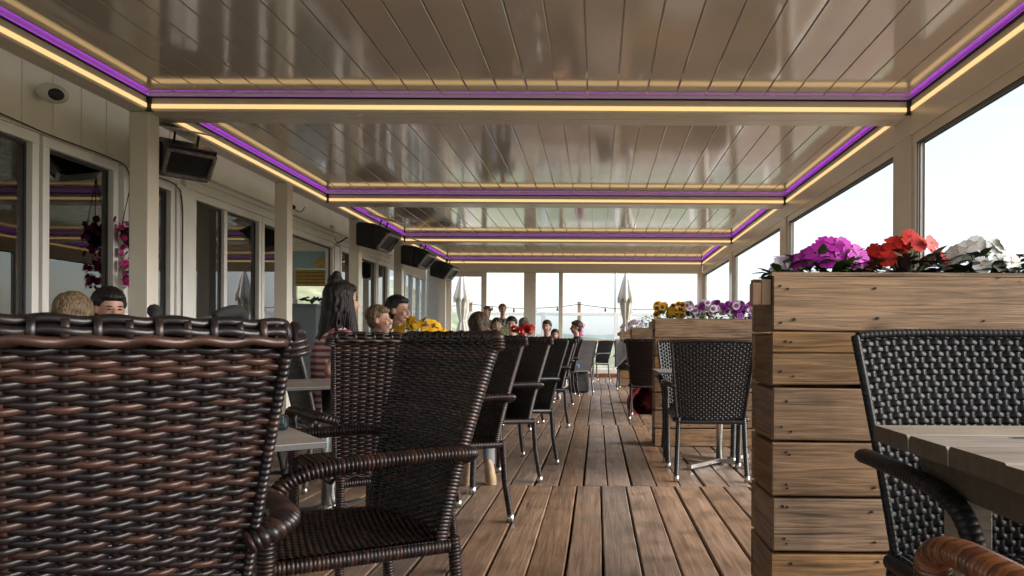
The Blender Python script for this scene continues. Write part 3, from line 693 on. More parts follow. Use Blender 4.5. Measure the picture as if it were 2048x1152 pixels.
chair('grey', -.42, 13.3, 30, 'pale grey wicker chair with a black bag beneath it')
chair('grey', -.06, 17.0, 128, 'pale grey wicker chair farthest down the aisle, by the end wall')
chair('black', .785, 5.17, -2, 'black wicker chair seen from behind at the table before the pansy planter')
chair('black', .80, 5.93, 180, 'black wicker chair facing the camera, half hidden against the pansy planter')
chair('brown', .66, 8.95, -8, 'dark brown wicker chair past the pansy planter, with a red roll beside it')
chair('black', .66, 14.3, -10, 'black chair with a grey jacket over it near the end wall')
chair('charcoal', .955, 1.54, 180, 'black wicker chair behind the weathered teak table at the lower right').scale = (1.02, 1.02, 1.02)
chair('orange', .765, .79, 2, 'orange brown wicker chair of which only one arm shows at the lower right corner').scale = (1.0, 1.0, 1.035)
chair('grey', -1.72, 4.80, -53, 'grey wicker chair in which the woman in the striped top sits')
chair('brown', -1.76, 6.35, 190, 'brown chair under the dark haired man behind the woman in stripes')
chair('mocha', -1.67, 5.62, 200, 'mocha chair under the small fair child beside the woman in stripes')
chair('brown', -2.65, 3.95, 200, 'brown chair under the dark haired man by the left window')
chair('mocha', -2.19, 3.05, 20, 'mocha chair under the blond person at the far left')
for i, (x, y, a, kd, lab) in enumerate(((-1.42, 10.9, 180, 'brown', 'brown chair under the person with glasses'), (-1.05, 13.0, 170, 'black', 'black chair under the bearded man in maroon'), (-.62, 12.4, 100, 'mocha', 'mocha chair under the man in black by the pink flowers'), (-1.5, 12.6, 150, 'grey', 'grey chair under the bent grey haired person'), (-1.75, 12.0, 180, 'brown', 'brown chair under the far person with rosy face'))):
    chair(kd, x, y, a, lab)

# ------------------------------------------------------------------ tables
def ped_table(name, label, x, y, deg, hx, hy, style='cast', z=.725):
    r_ = thing(name, label, 'table', (x, y, 0), R(deg), 'pedestal tables')
    t_ = MB().box(-hx, hx, -hy, hy, z-.0025, z); tp = t_.build('tabletop', 'lam', r_)
    MB().box(-hx, hx, -hy, hy, z-.014, z-.003).build('edge', 'lamedge', tp, bevel=.001)
    MB().box(-.16, .16, -.16, .16, z-.022, z-.0145).build('bracket', 'black', r_); MB().lathe([(.042 if style == 'cast' else .027, .0), (.042 if style == 'cast' else .027, z-.022)], (0, 0, 0), 28).build('post', 'steel', r_, True)
    for k in range(4):
        a = math.pi/4+k*math.pi/2; c, s_ = math.cos(a), math.sin(a); b = MB()
        if style == 'cast':
            n = 9; rad = [.05-.018*q/(n-1) for q in range(n)]
            pts = [(c*(.0+.36*q/(n-1)), s_*(.36*q/(n-1)), .055-.036*(q/(n-1))**.6) for q in range(n)]
            b.tube(pts, [.045-.030*(q/(n-1))**.5 for q in range(n)], 12, (0, 0, 1), 0, True, rad)
        else:
            b.obox((c*.2, s_*.2, .03), (c*.18, s_*.18, -.004), (-s_*.02, c*.02, 0), (0, 0, .014))
        b.build('foot', 'alu' if style == 'cast' else 'steel', r_, style == 'cast')
ped_table('pedestal_table', 'grey topped table corner beside the nearest chair, a teal purse on it', -1.10, 1.675, 36.9, .36, .36)
ped_table('pedestal_table', 'grey topped table on chrome post, in front of the woman in stripes', -1.42, 3.85, 36.9, .37, .37)
ped_table('pedestal_table', 'table with a pot of yellow flowers behind the sideways chair', -1.28, 5.4, 36.9, .36, .36)
ped_table('pedestal_table', 'table with red geranium and white spikes on it', -1.02, 8.35, 36.9, .40, .40)
ped_table('pedestal_table', 'far table with a pot of yellow blooms on it', -1.0, 11.8, 20, .5, .4)
ped_table('pedestal_table', 'far table with a pot of orange blooms on it', -.62, 14.2, 20, .5, .4)
ped_table('pedestal_table', 'wood topped table on a flat cross foot before the pansy planter', .95, 5.62, 0, .5, .33, 'flat')
ped_table('pedestal_table', 'table hidden under the far right chairs beyond the pansy planter', 1.05, 9.75, 0, .4, .4, 'flat')
ped_table('pedestal_table', 'table at the far left in front of the man by the window', -2.52, 3.45, 10, .36, .2)
# weathered teak table at lower right
tt = thing('teak_table', 'weathered thick plank teak table at the lower right', 'table', (.60, .50, 0))
tp = MB(); ys = [0, .185, .375, .565, .745, .90, 1.075]; rng = random.Random(4)
for q in range(6):
    e = rng.uniform(-.004, .004)
    a, b2 = ys[q]+.0015, ys[q+1]-.0015; zt = .772+rng.uniform(-.0015, .0015)
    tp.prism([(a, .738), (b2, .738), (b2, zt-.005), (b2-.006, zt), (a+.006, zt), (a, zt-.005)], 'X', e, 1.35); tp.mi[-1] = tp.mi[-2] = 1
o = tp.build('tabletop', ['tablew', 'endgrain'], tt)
MB().prism([(.0, 0), (.05, .006), (.075, .0), (.06, -.008), (.01, -.007)], 'Z', .7732, .7738).build('knot_hole', 'gap', o).location = (.17, .86, 0)
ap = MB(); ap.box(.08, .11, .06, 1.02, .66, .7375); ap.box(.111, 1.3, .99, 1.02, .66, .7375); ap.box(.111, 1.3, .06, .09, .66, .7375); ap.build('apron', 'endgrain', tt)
for x, y in ((.145, .125), (1.24, .125), (.145, .955), (1.24, .955)): MB().box(x-.033, x+.033, y-.033, y+.033, 0, .7374).build('leg', 'tablew', tt, bevel=.004)
# purse on the near table
pu = thing('purse', 'dark teal leather purse with silver stud on the near grey table', 'purse', (-.845, 1.80, .7255), R(20)); pu.scale = (.72, .8, .8)
M['leather'] = plain('teal_leather', (.012, .02, .025), .4, var=.2, scale=30, bump=.2)
MB().prism([(-.045, 0), (.045, 0), (.05, .02), (.035, .042), (-.035, .042), (-.05, .02)], 'X', -.1, .1).build('body', 'leather', pu, bevel=.008)
MB().box(-.092, .092, -.054, -.04, .017, .047).build('flap', 'leather', pu, bevel=.006); MB().ell((.03, -.056, .027), (.006, .003, .006)).build('stud', 'steel', pu, True)

# ------------------------------------------------------------------ timber planters
def planter(x0, y0, x1, dep, label, H=1.145, n=7, detail=True):
    r_ = thing('timber_planter', label, 'planter', (x0, y0, 0), 0, 'timber planters along the right side'); L_ = x1-x0; rng = random.Random(int(y0*10)); bh = H/n
    def nails(mb, x, z, y):
        if detail: mb.tube([(x, y+.004, z), (x, y-.0012, z)], [rng.uniform(.003, .005)]*2, 8, (0, 0, 1), 1)
    f = MB(); b = MB()
    for k in range(n):
        z0 = k*bh+rng.uniform(.003, .008); z1 = (k+1)*bh-rng.uniform(.003, .007); dx = rng.uniform(-.004, .004); dy = rng.uniform(-.004, .003)
        if k == n-1: z1 = H-.001
        split = (k == n-2)
        for za, zb in (((z0, z0+.6*(z1-z0)-.001), (z0+.6*(z1-z0)+.001, z1)) if split else ((z0, z1),)):
            m_ = 8; P = []
            for q in range(m_+1):
                xx = dx+(L_-dx)*q/m_; wz = rng.uniform(-.002, .002); wy = rng.uniform(-.0015, .0015)
                P.append([(xx, dy+wy+.024, za+wz), (xx, dy+wy+.003, za+wz), (xx, dy+wy, za+wz+.004), (xx, dy+wy, zb+wz-.004), (xx, dy+wy+.003, zb+wz), (xx, dy+wy+.024, zb+wz)])
            v = [p for s_ in P for p in s_]; f.add(v, [(q*6+i, (q+1)*6+i, (q+1)*6+(i+1) % 6, q*6+(i+1) % 6) for q in range(m_) for i in range(6)]+[tuple(range(6))[::-1], tuple(range(m_*6, m_*6+6))])
        for xx in (.03, .05, .30, .62, .95, 1.3):
            for fz in (.2, .8):
                if rng.random() < .75: nails(f, min(L_-.02, xx+rng.uniform(-.012, .012)), z0+fz*(z1-z0)+rng.uniform(-.01, .01), dy-.002)
        b.box(0, L_, dep-.022, dep, z0, z1)
    f.build('front_panel', ['plankx', 'gap'], r_); b.build('back_panel', 'plankx', r_)
    for side in (0, 1):
        s_ = MB()
        for k in range(n):
            z0 = k*bh+rng.uniform(.002, .008)-.006; z1 = (k+1)*bh-rng.uniform(.003, .008)-.006; e = rng.uniform(-.006, .004)
            xa = (.004+e) if side == 0 else L_-.026; xb = .028+e*.2 if side == 0 else L_-.002
            if side == 0: s_.box(xa, xb, .026, dep-.024, max(.002, z0), z1)
            else: s_.box(xa, xb, .026, dep-.024, max(.002, z0), z1)
        s_.build('side_panel', 'planky', r_, bevel=.003)
    c = MB(); c.box(-.005, L_, .004, .03, H+.0005, H+.012); c.box(-.005, L_, dep-.04, dep, H+.0005, H+.012); c.build('cap_rail', 'plankx', r_)
    k_ = MB(); k_.box(-.032, -.003, .02, .055, H-.085, H-.008); k_.box(-.058, -.0325, .022, .07, H-.085, H-.018); k_.build('corner_block', 'blockw', r_, bevel=.003)
    MB().box(.0, L_, .03, dep-.03, H-.10, H-.03).build('soil', 'soil', r_)
planter(.52, 2.14, 2.70, .30, 'nearest timber planter with pink, red and white impatiens at the right')
planter(.522, 6.53, 2.70, .36, 'timber planter topped with yellow and purple pansies')
planter(.515, 11.0, 2.70, .36, 'timber planter topped with a dark leafy plant')
planter(.475, 15.2, 2.70, .36, 'farthest timber planter, standing by the end wall umbrella', detail=False)

# ------------------------------------------------------------------ plants
def leaf(mb, base, d, up, L_, W_, mi=0, curl=.25):
    base, d, up = Vector(base), Vector(d).normalized(), Vector(up); sd_ = d.cross(up)
    if sd_.length < .05: sd_ = d.cross(Vector((1, .2, 0)))
    sd_.normalize(); n = sd_.cross(d).normalized(); v = []; pr = [(0, .12), (.25, .8), (.5, 1), (.75, .7), (1, .02)]
    for t_, w_ in pr:
        c = base+d*L_*t_-n*curl*L_*t_*t_
        v += [c-sd_*W_*w_*.5+n*W_*.12*w_, c, c+sd_*W_*w_*.5+n*W_*.12*w_]
    f = []
    for q in range(4): f += [(q*3, q*3+1, q*3+4, q*3+3), (q*3+1, q*3+2, q*3+5, q*3+4)]
    mb.add(v, f, mi)
def blossom(mb, c, n, R_, petals=5, mi=0, eye=None, wide=1.0, rng=random, notch=True):
    c, n = Vector(c), Vector(n).normalized(); a = n.cross(Vector((.3, .1, 1)));
    if a.length < .1: a = n.cross(Vector((1, 0, 0)))
    a.normalize(); b = n.cross(a); o = rng.uniform(0, 6.28)
    for k in range(petals):
        th = o+2*math.pi*k/petals; d = a*math.cos(th)+b*math.sin(th); s_ = n.cross(d); w_ = R_*.72*wide; lift = n*R_*rng.uniform(-.1, .18); v = [c+n*R_*.06]
        for t_, ww in ((.35, .5), (.75, 1.0), (1.0, .72), (1.03 if not notch else .92, 0), (1.0, -.72), (.75, -1.0), (.35, -.5)):
            v.append(c+d*R_*t_+s_*w_*.62*ww+lift*t_+n*R_*(.10*k/petals))
        mb.add(v, [(0, i, i+1) for i in range(1, 7)], mi)
    if eye is not None:
        v = [c+n*R_*.16+(a*math.cos(t_)+b*math.sin(t_))*R_*.14 for t_ in [k*1.047 for k in range(6)]]; mb.add(v, [tuple(range(6))], eye)
def impatiens(x, y, z, rx, ry, h, col, leafm, label, seed, nb=26, nl=80):
    rng = random.Random(seed); r_ = thing('impatiens', label, 'flower', (x, y, z), 0, 'impatiens in the nearest planter')
    lf = MB(); bl = MB(); st = MB()
    for k in range(nl):
        th = rng.uniform(0, 6.28); q = math.sqrt(rng.random()); zz = .015+h*rng.uniform(.0, .66)*(1-.5*q*q); p = Vector((rx*q*math.cos(th), ry*q*math.sin(th), zz))
        d = Vector((math.cos(th)+rng.uniform(-.5, .5), math.sin(th)+rng.uniform(-.5, .5), rng.uniform(.1, .75)))
        leaf(lf, p, d, (0, 0, 1), rng.uniform(.05, .088), rng.uniform(.026, .04), 0, rng.uniform(.15, .5))
    for k in range(46):                              # low leaves that spill to the rim
        th = rng.uniform(0, 6.28); leaf(lf, (rng.uniform(-rx, rx)*1.1, rng.uniform(-ry, ry), rng.uniform(.0, .035)), (math.cos(th), math.sin(th), rng.uniform(.15, .9)), (0, 0, 1), rng.uniform(.05, .08), rng.uniform(.026, .04), 0, .3)
    for k in range(12):
        th = rng.uniform(0, 6.28); st.tube(smooth_path([(0, 0, -.02), (rx*.4*math.cos(th), ry*.4*math.sin(th), h*.4), (rx*.75*math.cos(th), ry*.75*math.sin(th), h*.7)], 4), .004, 5)
    for k in range(nb):
        th = rng.uniform(0, 6.28); q = math.sqrt(rng.random())*.95; p = Vector((rx*q*math.cos(th), ry*q*math.sin(th)-.01, h*(1-.55*q*q)*rng.uniform(.78, 1.08)))
        n = Vector((math.cos(th)*q, math.sin(th)*q-.75, .55+rng.uniform(-.3, .3))); blossom(bl, p, n, rng.uniform(.025, .034), 5, 0, 1, 1.2, rng)
    st.build('stem', 'stem', r_); lf.build('foliage', leafm, r_, True); bl.build('blossom', [col, 'pdark' if col != 'pwhite' else 'pyel'], r_)
Z1 = 1.118
impatiens(.735, 2.30, Z1, .125, .085, .15, 'pmag', 'leaf', 'magenta impatiens on the nearest planter, left of the red ones', 1, 38, 100)
impatiens(.975, 2.30, Z1, .145, .085, .165, 'pred', 'leafr', 'red impatiens with bronze leaves on the nearest planter', 2, 26, 130)
impatiens(1.225, 2.30, Z1, .145, .085, .15, 'pwhite', 'leafd', 'white impatiens at the right end of the nearest planter', 3, 28, 130)
impatiens(1.52, 2.30, Z1, .13, .085, .15, 'pmag', 'leaf', 'magenta impatiens beyond the white ones at the frame edge', 4, 20, 70)
impatiens(.585, 2.29, Z1, .035, .04, .10, 'plil', 'leaf', 'small pale pink impatiens sprig at the corner of the nearest planter', 5, 4, 22)
def pansies(x, y, z, rx, ry, h, kinds, label, seed, nb=22, nl=60):
    rng = random.Random(seed); r_ = thing('pansies', label, 'flower', (x, y, z), 0, 'pansies in the second planter'); lf = MB(); bl = MB()
    for k in range(nl):
        p = Vector((rng.uniform(-rx, rx), rng.uniform(-ry, ry), h*rng.uniform(0, .6))); leaf(lf, p, (rng.uniform(-1, 1), rng.uniform(-1, .5), rng.uniform(0, .9)), (0, 0, 1), rng.uniform(.04, .07), rng.uniform(.018, .03))
    for k in range(nb):
        p = Vector((rng.uniform(-rx, rx), rng.uniform(-ry*1.1, ry*.6), h*rng.uniform(.35, 1.05))); n = Vector((rng.uniform(-.5, .3), -1, rng.uniform(.0, .6))); o_, i_ = kinds[rng.randrange(len(kinds))]; Rr = rng.uniform(.028, .036)
        blossom(bl, p, n, Rr, 5, o_, None, 1.25, rng, False); blossom(bl, p+n.normalized()*.006, n, Rr*.55, 5, i_, 4, 1.1, rng, False)
    lf.build('foliage', 'leaf', r_, True); bl.build('blossom', ['pyel', 'pdark', 'pwhite', 'ppur', 'pora'], r_)
Z2 = 1.12
pansies(.66, 6.68, Z2, .13, .12, .17, [(0, 1), (0, 0), (0, 1)], 'yellow pansies at the left end of the second planter', 11, 26, 90)
pansies(.98, 6.68, Z2, .17, .12, .18, [(2, 3), (2, 3), (3, 1)], 'white and purple faced pansies in the middle of the second planter', 12, 38, 120)
pansies(1.36, 6.68, Z2, .18, .12, .18, [(3, 1), (3, 2), (2, 3), (3, 1)], 'deep purple edged pansies toward the right of the second planter', 13, 42, 120)
pansies(1.72, 6.68, Z2, .16, .12, .16, [(3, 1), (2, 3)], 'purple pansies at the right, beside the nearest planter corner', 14, 28, 90)
def bushy(name, label, x, y, z, r, h, leafm, seed, n=140, col=None, nb=0, Rb=.02, cat='plant', pot=None, Ll=(.04, .07), oval=1.0):
    rng = random.Random(seed); r_ = thing(name, label, cat, (x, y, z)); base = 0.
    if pot:
        ph, pr = pot; MB().lathe([(pr*.72, 0), (pr, ph*.95), (pr*1.05, ph*.96), (pr*1.05, ph), (pr*.9, ph), (pr*.88, ph*.9)], (0, 0, 0), 18).build('pot', 'terra', r_, True); base = ph
    lf = MB(); bl = MB()
    for k in range(n):
        th = rng.uniform(0, 6.28); ph_ = rng.uniform(0, 1); q = rng.uniform(.3, 1)**.6; p = Vector((r*q*math.cos(th)*math.sqrt(1-(2*ph_-1)**2)*oval, r*q*math.sin(th)*math.sqrt(1-(2*ph_-1)**2), base+h*(.5+.5*(2*ph_-1)*q)))
        leaf(lf, p, (math.cos(th)+rng.uniform(-.6, .6), math.sin(th)+rng.uniform(-.6, .6), rng.uniform(-.2, .9)), (0, 0, 1), rng.uniform(*Ll), rng.uniform(.016, .03))
    for k in range(nb):
        th = rng.uniform(0, 6.28); q = math.sqrt(rng.random()); p = Vector((r*q*math.cos(th)*oval, r*q*math.sin(th), base+h*(1.02-.4*q*q)*rng.uniform(.8, 1.05))); blossom(bl, p, (math.cos(th)*q, math.sin(th)*q-.7, .6), Rb*rng.uniform(.8, 1.2), 6, 0, None, 1.1, rng)
    lf.build('foliage', leafm, r_, True)
    if nb: bl.build('blossom', col, r_)
    return r_
bushy('leafy_plant', 'dark leafy plant on the third timber planter', .80, 11.16, 1.11, .17, .26, 'leafd', 21, 160)
bushy('flowering_plant', 'pale pink flowers on the third planter, left of the dark plant', .58, 11.16, 1.11, .12, .16, 'leaf', 22, 90, 'plil', 16, .03, 'flower')
bushy('flowering_plant', 'pale pink flowers spilling over the farthest planter', .62, 15.36, 1.11, .16, .2, 'leaf', 23, 90, 'plil', 20, .03, 'flower')
bushy('potted_flowers', 'pot of bright yellow flowers behind the sideways chair', -1.33, 5.38, .7255, .17, .27, 'leaf', 24, 190, 'pyel', 70, .024, 'flower', (.11, .08), oval=1.25)
bushy('potted_flowers', 'pot of yellow blooms on the far table', -.72, 11.8, .7255, .15, .13, 'leaf', 26, 90, 'pyel', 34, .022, 'flower', (.12, .08))
bushy('potted_flowers', 'pot of orange blooms on the far table by the pale grey chair', -.40, 14.0, .7255, .14, .14, 'leaf', 27, 80, 'pora', 34, .024, 'flower', (.12, .08))
bushy('potted_flowers', 'pot of small red and yellow blooms below the red geranium', -.83, 8.2, .7255, .12, .1, 'leaf', 28, 80, 'pora', 24, .018, 'flower', (.10, .07))
# red geranium with its ball heads on stalks
g = thing('geranium', 'red geranium with round flower heads on tall stalks', 'flower', (-.87, 8.5, .7255)); rng = random.Random(31); st = MB(); bl = MB(); lf = MB()
MB().lathe([(.06, 0), (.085, .12), (.09, .12), (.09, .13), (.075, .13)], (0, 0, 0), 18).build('pot', 'terra', g, True)
for hx, hy, hz in ((-.10, 0, .36), (.02, .02, .385), (.09, -.02, .37), (-.03, -.05, .33), (.06, .05, .34)):
    st.tube(smooth_path([(0, 0, .12), (hx*.5, hy*.5, .24), (hx, hy, hz)], 5), .004, 5)
    for k in range(24):
        n = Vector((rng.gauss(0, 1), rng.gauss(0, 1), rng.gauss(.3, .8))).normalized(); blossom(bl, Vector((hx, hy, hz))+n*.042, n, .021, 5, 0, None, 1.2, rng)
for k in range(70):
    th = rng.uniform(0, 6.28); leaf(lf, (rng.uniform(-.04, .04), rng.uniform(-.04, .04), .13+.08*rng.random()), (math.cos(th), math.sin(th), rng.uniform(.1, 1)), (0, 0, 1), rng.uniform(.06, .10), .045)
st.build('stalk', 'stem', g); lf.build('foliage', 'leaf', g, True); bl.build('flower_head', 'pred', g)
# white flowering spikes
g = thing('astilbe', 'plant with cream white flower spikes left of the red geranium', 'flower', (-1.08, 8.1, .7255)); lf = MB(); bl = MB(); st = MB()
MB().lathe([(.06, 0), (.085, .12), (.09, .12), (.09, .13), (.075, .13)], (0, 0, 0), 18).build('pot', 'terra', g, True)
for k in range(15):
    th = rng.uniform(0, 6.28); q = rng.uniform(.02, .14); tip = Vector((q*math.cos(th), q*math.sin(th), rng.uniform(.34, .47))); bs = Vector((q*.25*math.cos(th), q*.25*math.sin(th), .13)); st.tube([bs, tip], .003, 5)
    for j in range(34):
        t_ = rng.uniform(.45, 1.0); p = bs.lerp(tip, t_); rr = .024*(1.05-t_)*1.7+.004; d = Vector((rng.gauss(0, 1), rng.gauss(0, 1), .5)).normalized(); leaf(bl, p, d, (0, 0, 1), rr+.008, .010, 0, 0)
for k in range(90):
    th = rng.uniform(0, 6.28); leaf(lf, (rng.uniform(-.05, .05), rng.uniform(-.05, .05), .12+.14*rng.random()), (math.cos(th), math.sin(th), rng.uniform(.2, 1.2)), (0, 0, 1), rng.uniform(.06, .10), .022)
st.build('stalk', 'stem', g); lf.build('foliage', 'leaf', g, True); bl.build('spike', 'pcream', g)
def hanging(label, x, y, ztop, r, h, col, seed, hookz, n=170, nb=60):
    rng = random.Random(seed); r_ = thing('hanging_basket', label, 'hanging flowers', (x, y, ztop)); lf = MB(); bl = MB()
    hk = MB()
    for a in (0, 2.1, 4.2): hk.tube([(r*.7*math.cos(a), r*.7*math.sin(a), .0), (0, 0, hookz-ztop)], .004, 5)
    hk.build('hanger', 'black', r_)
    MB().lathe([(.02, -.18), (r*.55, -.13), (r*.75, 0), (r*.7, 0), (r*.6, -.02)], (0, 0, 0), 16).build('basket', 'black', r_, True)
    for k in range(n):
        th = rng.uniform(0, 6.28); t_ = rng.random(); q = r*(1-.55*t_)*rng.uniform(.5, 1.05); p = (q*math.cos(th), q*math.sin(th), .06-h*t_); leaf(lf, p, (math.cos(th), math.sin(th), rng.uniform(-.7, .3)), (0, 0, 1), rng.uniform(.03, .055), .02)
    for k in range(nb):
        th = rng.uniform(0, 6.28); t_ = rng.random(); q = r*(1-.5*t_)*rng.uniform(.9, 1.15); blossom(bl, (q*math.cos(th), q*math.sin(th), .08-h*t_), (math.cos(th), math.sin(th), .2), rng.uniform(.024, .034), 5, 0, None, 1.3, rng)
    lf.build('foliage', 'leafd', r_, True); bl.build('blossom', col, r_)
hanging('hanging basket of magenta petunias by the left windows', -4.36, 6.78, 1.98, .13, .62, 'pink', 41, 2.45)
hanging('hot pink trailing flowers on the outside timber post', -.56, 21.75, 1.42, .17, .75, 'pink', 42, 2.0, 130, 130)

# ------------------------------------------------------------------ outside the end wall
def umbrella(x, y, label, seed, ztop=2.9, zlow=1.42):
    r_ = thing('folded_parasol', label, 'parasol', (x, y, 0), seed*.7, 'folded parasols beyond the end wall'); rng = random.Random(seed)
    MB().lathe([(.022, .05), (.022, ztop+.04)], (0, 0, 0), 12).build('pole', 'alu', r_, True); MB().lathe([(.3, 0), (.3, .05), (.05, .07), (.04, .3)], (0, 0, 0), 24).build('base', 'black', r_, True)
    def skin(prof, nf, dep, ph):
        mb = MB(); S = nf*8; v = []
        for z, rr in prof:
            for i in range(S):
                a = 2*math.pi*i/S; k = 1+dep*(math.cos(nf*a+ph+.5*math.sin(z*5))*min(1, (ztop-z)*3)); zz = z-(.07*math.cos(nf*a+ph) if z == prof[-1][0] else 0)
                v.append((rr*k*math.cos(a), rr*k*math.sin(a), zz))
        f = [(j*S+i, j*S+(i+1) % S, (j+1)*S+(i+1) % S, (j+1)*S+i) for j in range(len(prof)-1) for i in range(S)]
        return mb.add(v, f)
    skin([(ztop, .02), (ztop-.05, .05), (ztop-.3, .115), (ztop-.6, .185), (ztop-.75, .225), (ztop-.84, .215)], 8, .16, 0).build('valance', 'canvas', r_, True)
    skin([(ztop-.5, .14), (ztop-.85, .165), (ztop-1.15, .13), (zlow+.12, .085), (zlow+.06, .08), (zlow, .10), (zlow-.22, .15), (zlow-.30, .15)], 8, .26, 1.2).build('canopy', 'canvas', r_, True)
    MB().tube([(.09*math.cos(a), .09*math.sin(a), zlow+.08) for a in np.linspace(0, 6.283, 20)], .012, 6).build('tie_strap', 'canvas', r_, True)
umbrella(-3.77, 20.2, 'folded cream parasol outside the end wall door at the left', 1)
umbrella(.80, 20.2, 'folded cream parasol outside the end wall at the right, by the flagpole', 2)
umbrella(-6.6, 18.4, 'folded cream parasol seen through the open doorway', 3, 2.55, 1.2)
ws = thing('wind_screen', 'white framed glass wind screen round the outside terrace', 'wind screen', (0, 21.5, 0)); fr = MB(); xs = [-12.6, -10.4, -8.2, -6.0, -3.8, -1.6, .56, 2.76, 4.96]
for x in xs: fr.box(x-.07, x+.07, -.04, .04, 0, 1.80)
for a, b2 in zip(xs[:-1], xs[1:]):
    fr.box(a+.07, b2-.07, -.03, .03, 1.70, 1.79); fr.box(a+.07, b2-.07, -.03, .03, .06, .14); fr.box(a+.07, b2-.07, -.03, .03, .78, .84); MB().box(a+.07, b2-.07, -.004, .004, .84, 1.70).build('pane', 'screen', ws); MB().box(a+.07, b2-.07, -.004, .004, .14, .78).build('pane', 'screen', ws)
fr.build('frame', 'white', ws, bevel=.005)
PX = ((-8.3, 'timber light post farthest left beyond the wind screen'), (-3.85, 'timber light post beside the left parasol'), (-.56, 'timber light post carrying the hot pink flowers'), (3.4, 'timber light post right of the end wall'))
for x, lab in PX:
    r_ = thing('timber_post', lab, 'post', (x, 22.0, 0), 0, 'timber light posts'); MB().box(-.05, .05, -.05, .05, 0, 2.12).build('shaft', 'blockw', r_, bevel=.006); MB().box(-.06, .06, -.06, .06, 2.1205, 2.14).build('cap', 'blockw', r_, bevel=.004)
for i in range(3):
    a, b2 = PX[i][0], PX[i+1][0]; r_ = thing('string_lights', 'string of dark bulbs between the '+['two leftmost timber posts', 'left parasol post and the pink flower post', 'pink flower post and the rightmost post'][i], 'string lights', (a, 21.93, 2.06), 0, 'string lights'); L_ = b2-a
    sag = lambda q: -.16*4*q*(1-q)*(L_/4)
    MB().tube([(L_*q/16, 0, sag(q/16)) for q in range(17)], .010, 6).build('wire', 'rubber', r_)
    for q in (.2, .4, .6, .8): MB().lathe([(.018, 0), (.022, -.05), (.035, -.09), (.02, -.12)], (L_*q, 0, sag(q)), 10).build('bulb', 'rubber', r_, True)
fp = thing('flagpole', 'pale grey flagpole beyond the end wall, left of the right parasol', 'flagpole', (.55, 22.25, 0)); MB().lathe([(.045, 0), (.03, 7.5)], (0, 0, 0), 12).build('mast', 'white', fp, True); MB().ell((0, 0, 7.55), (.06, .06, .06)).build('finial', 'steel', fp, True); MB().tube([(.06, 0, .9), (.06, 0, 7.3)], .006, 5).build('halyard', 'white', fp)

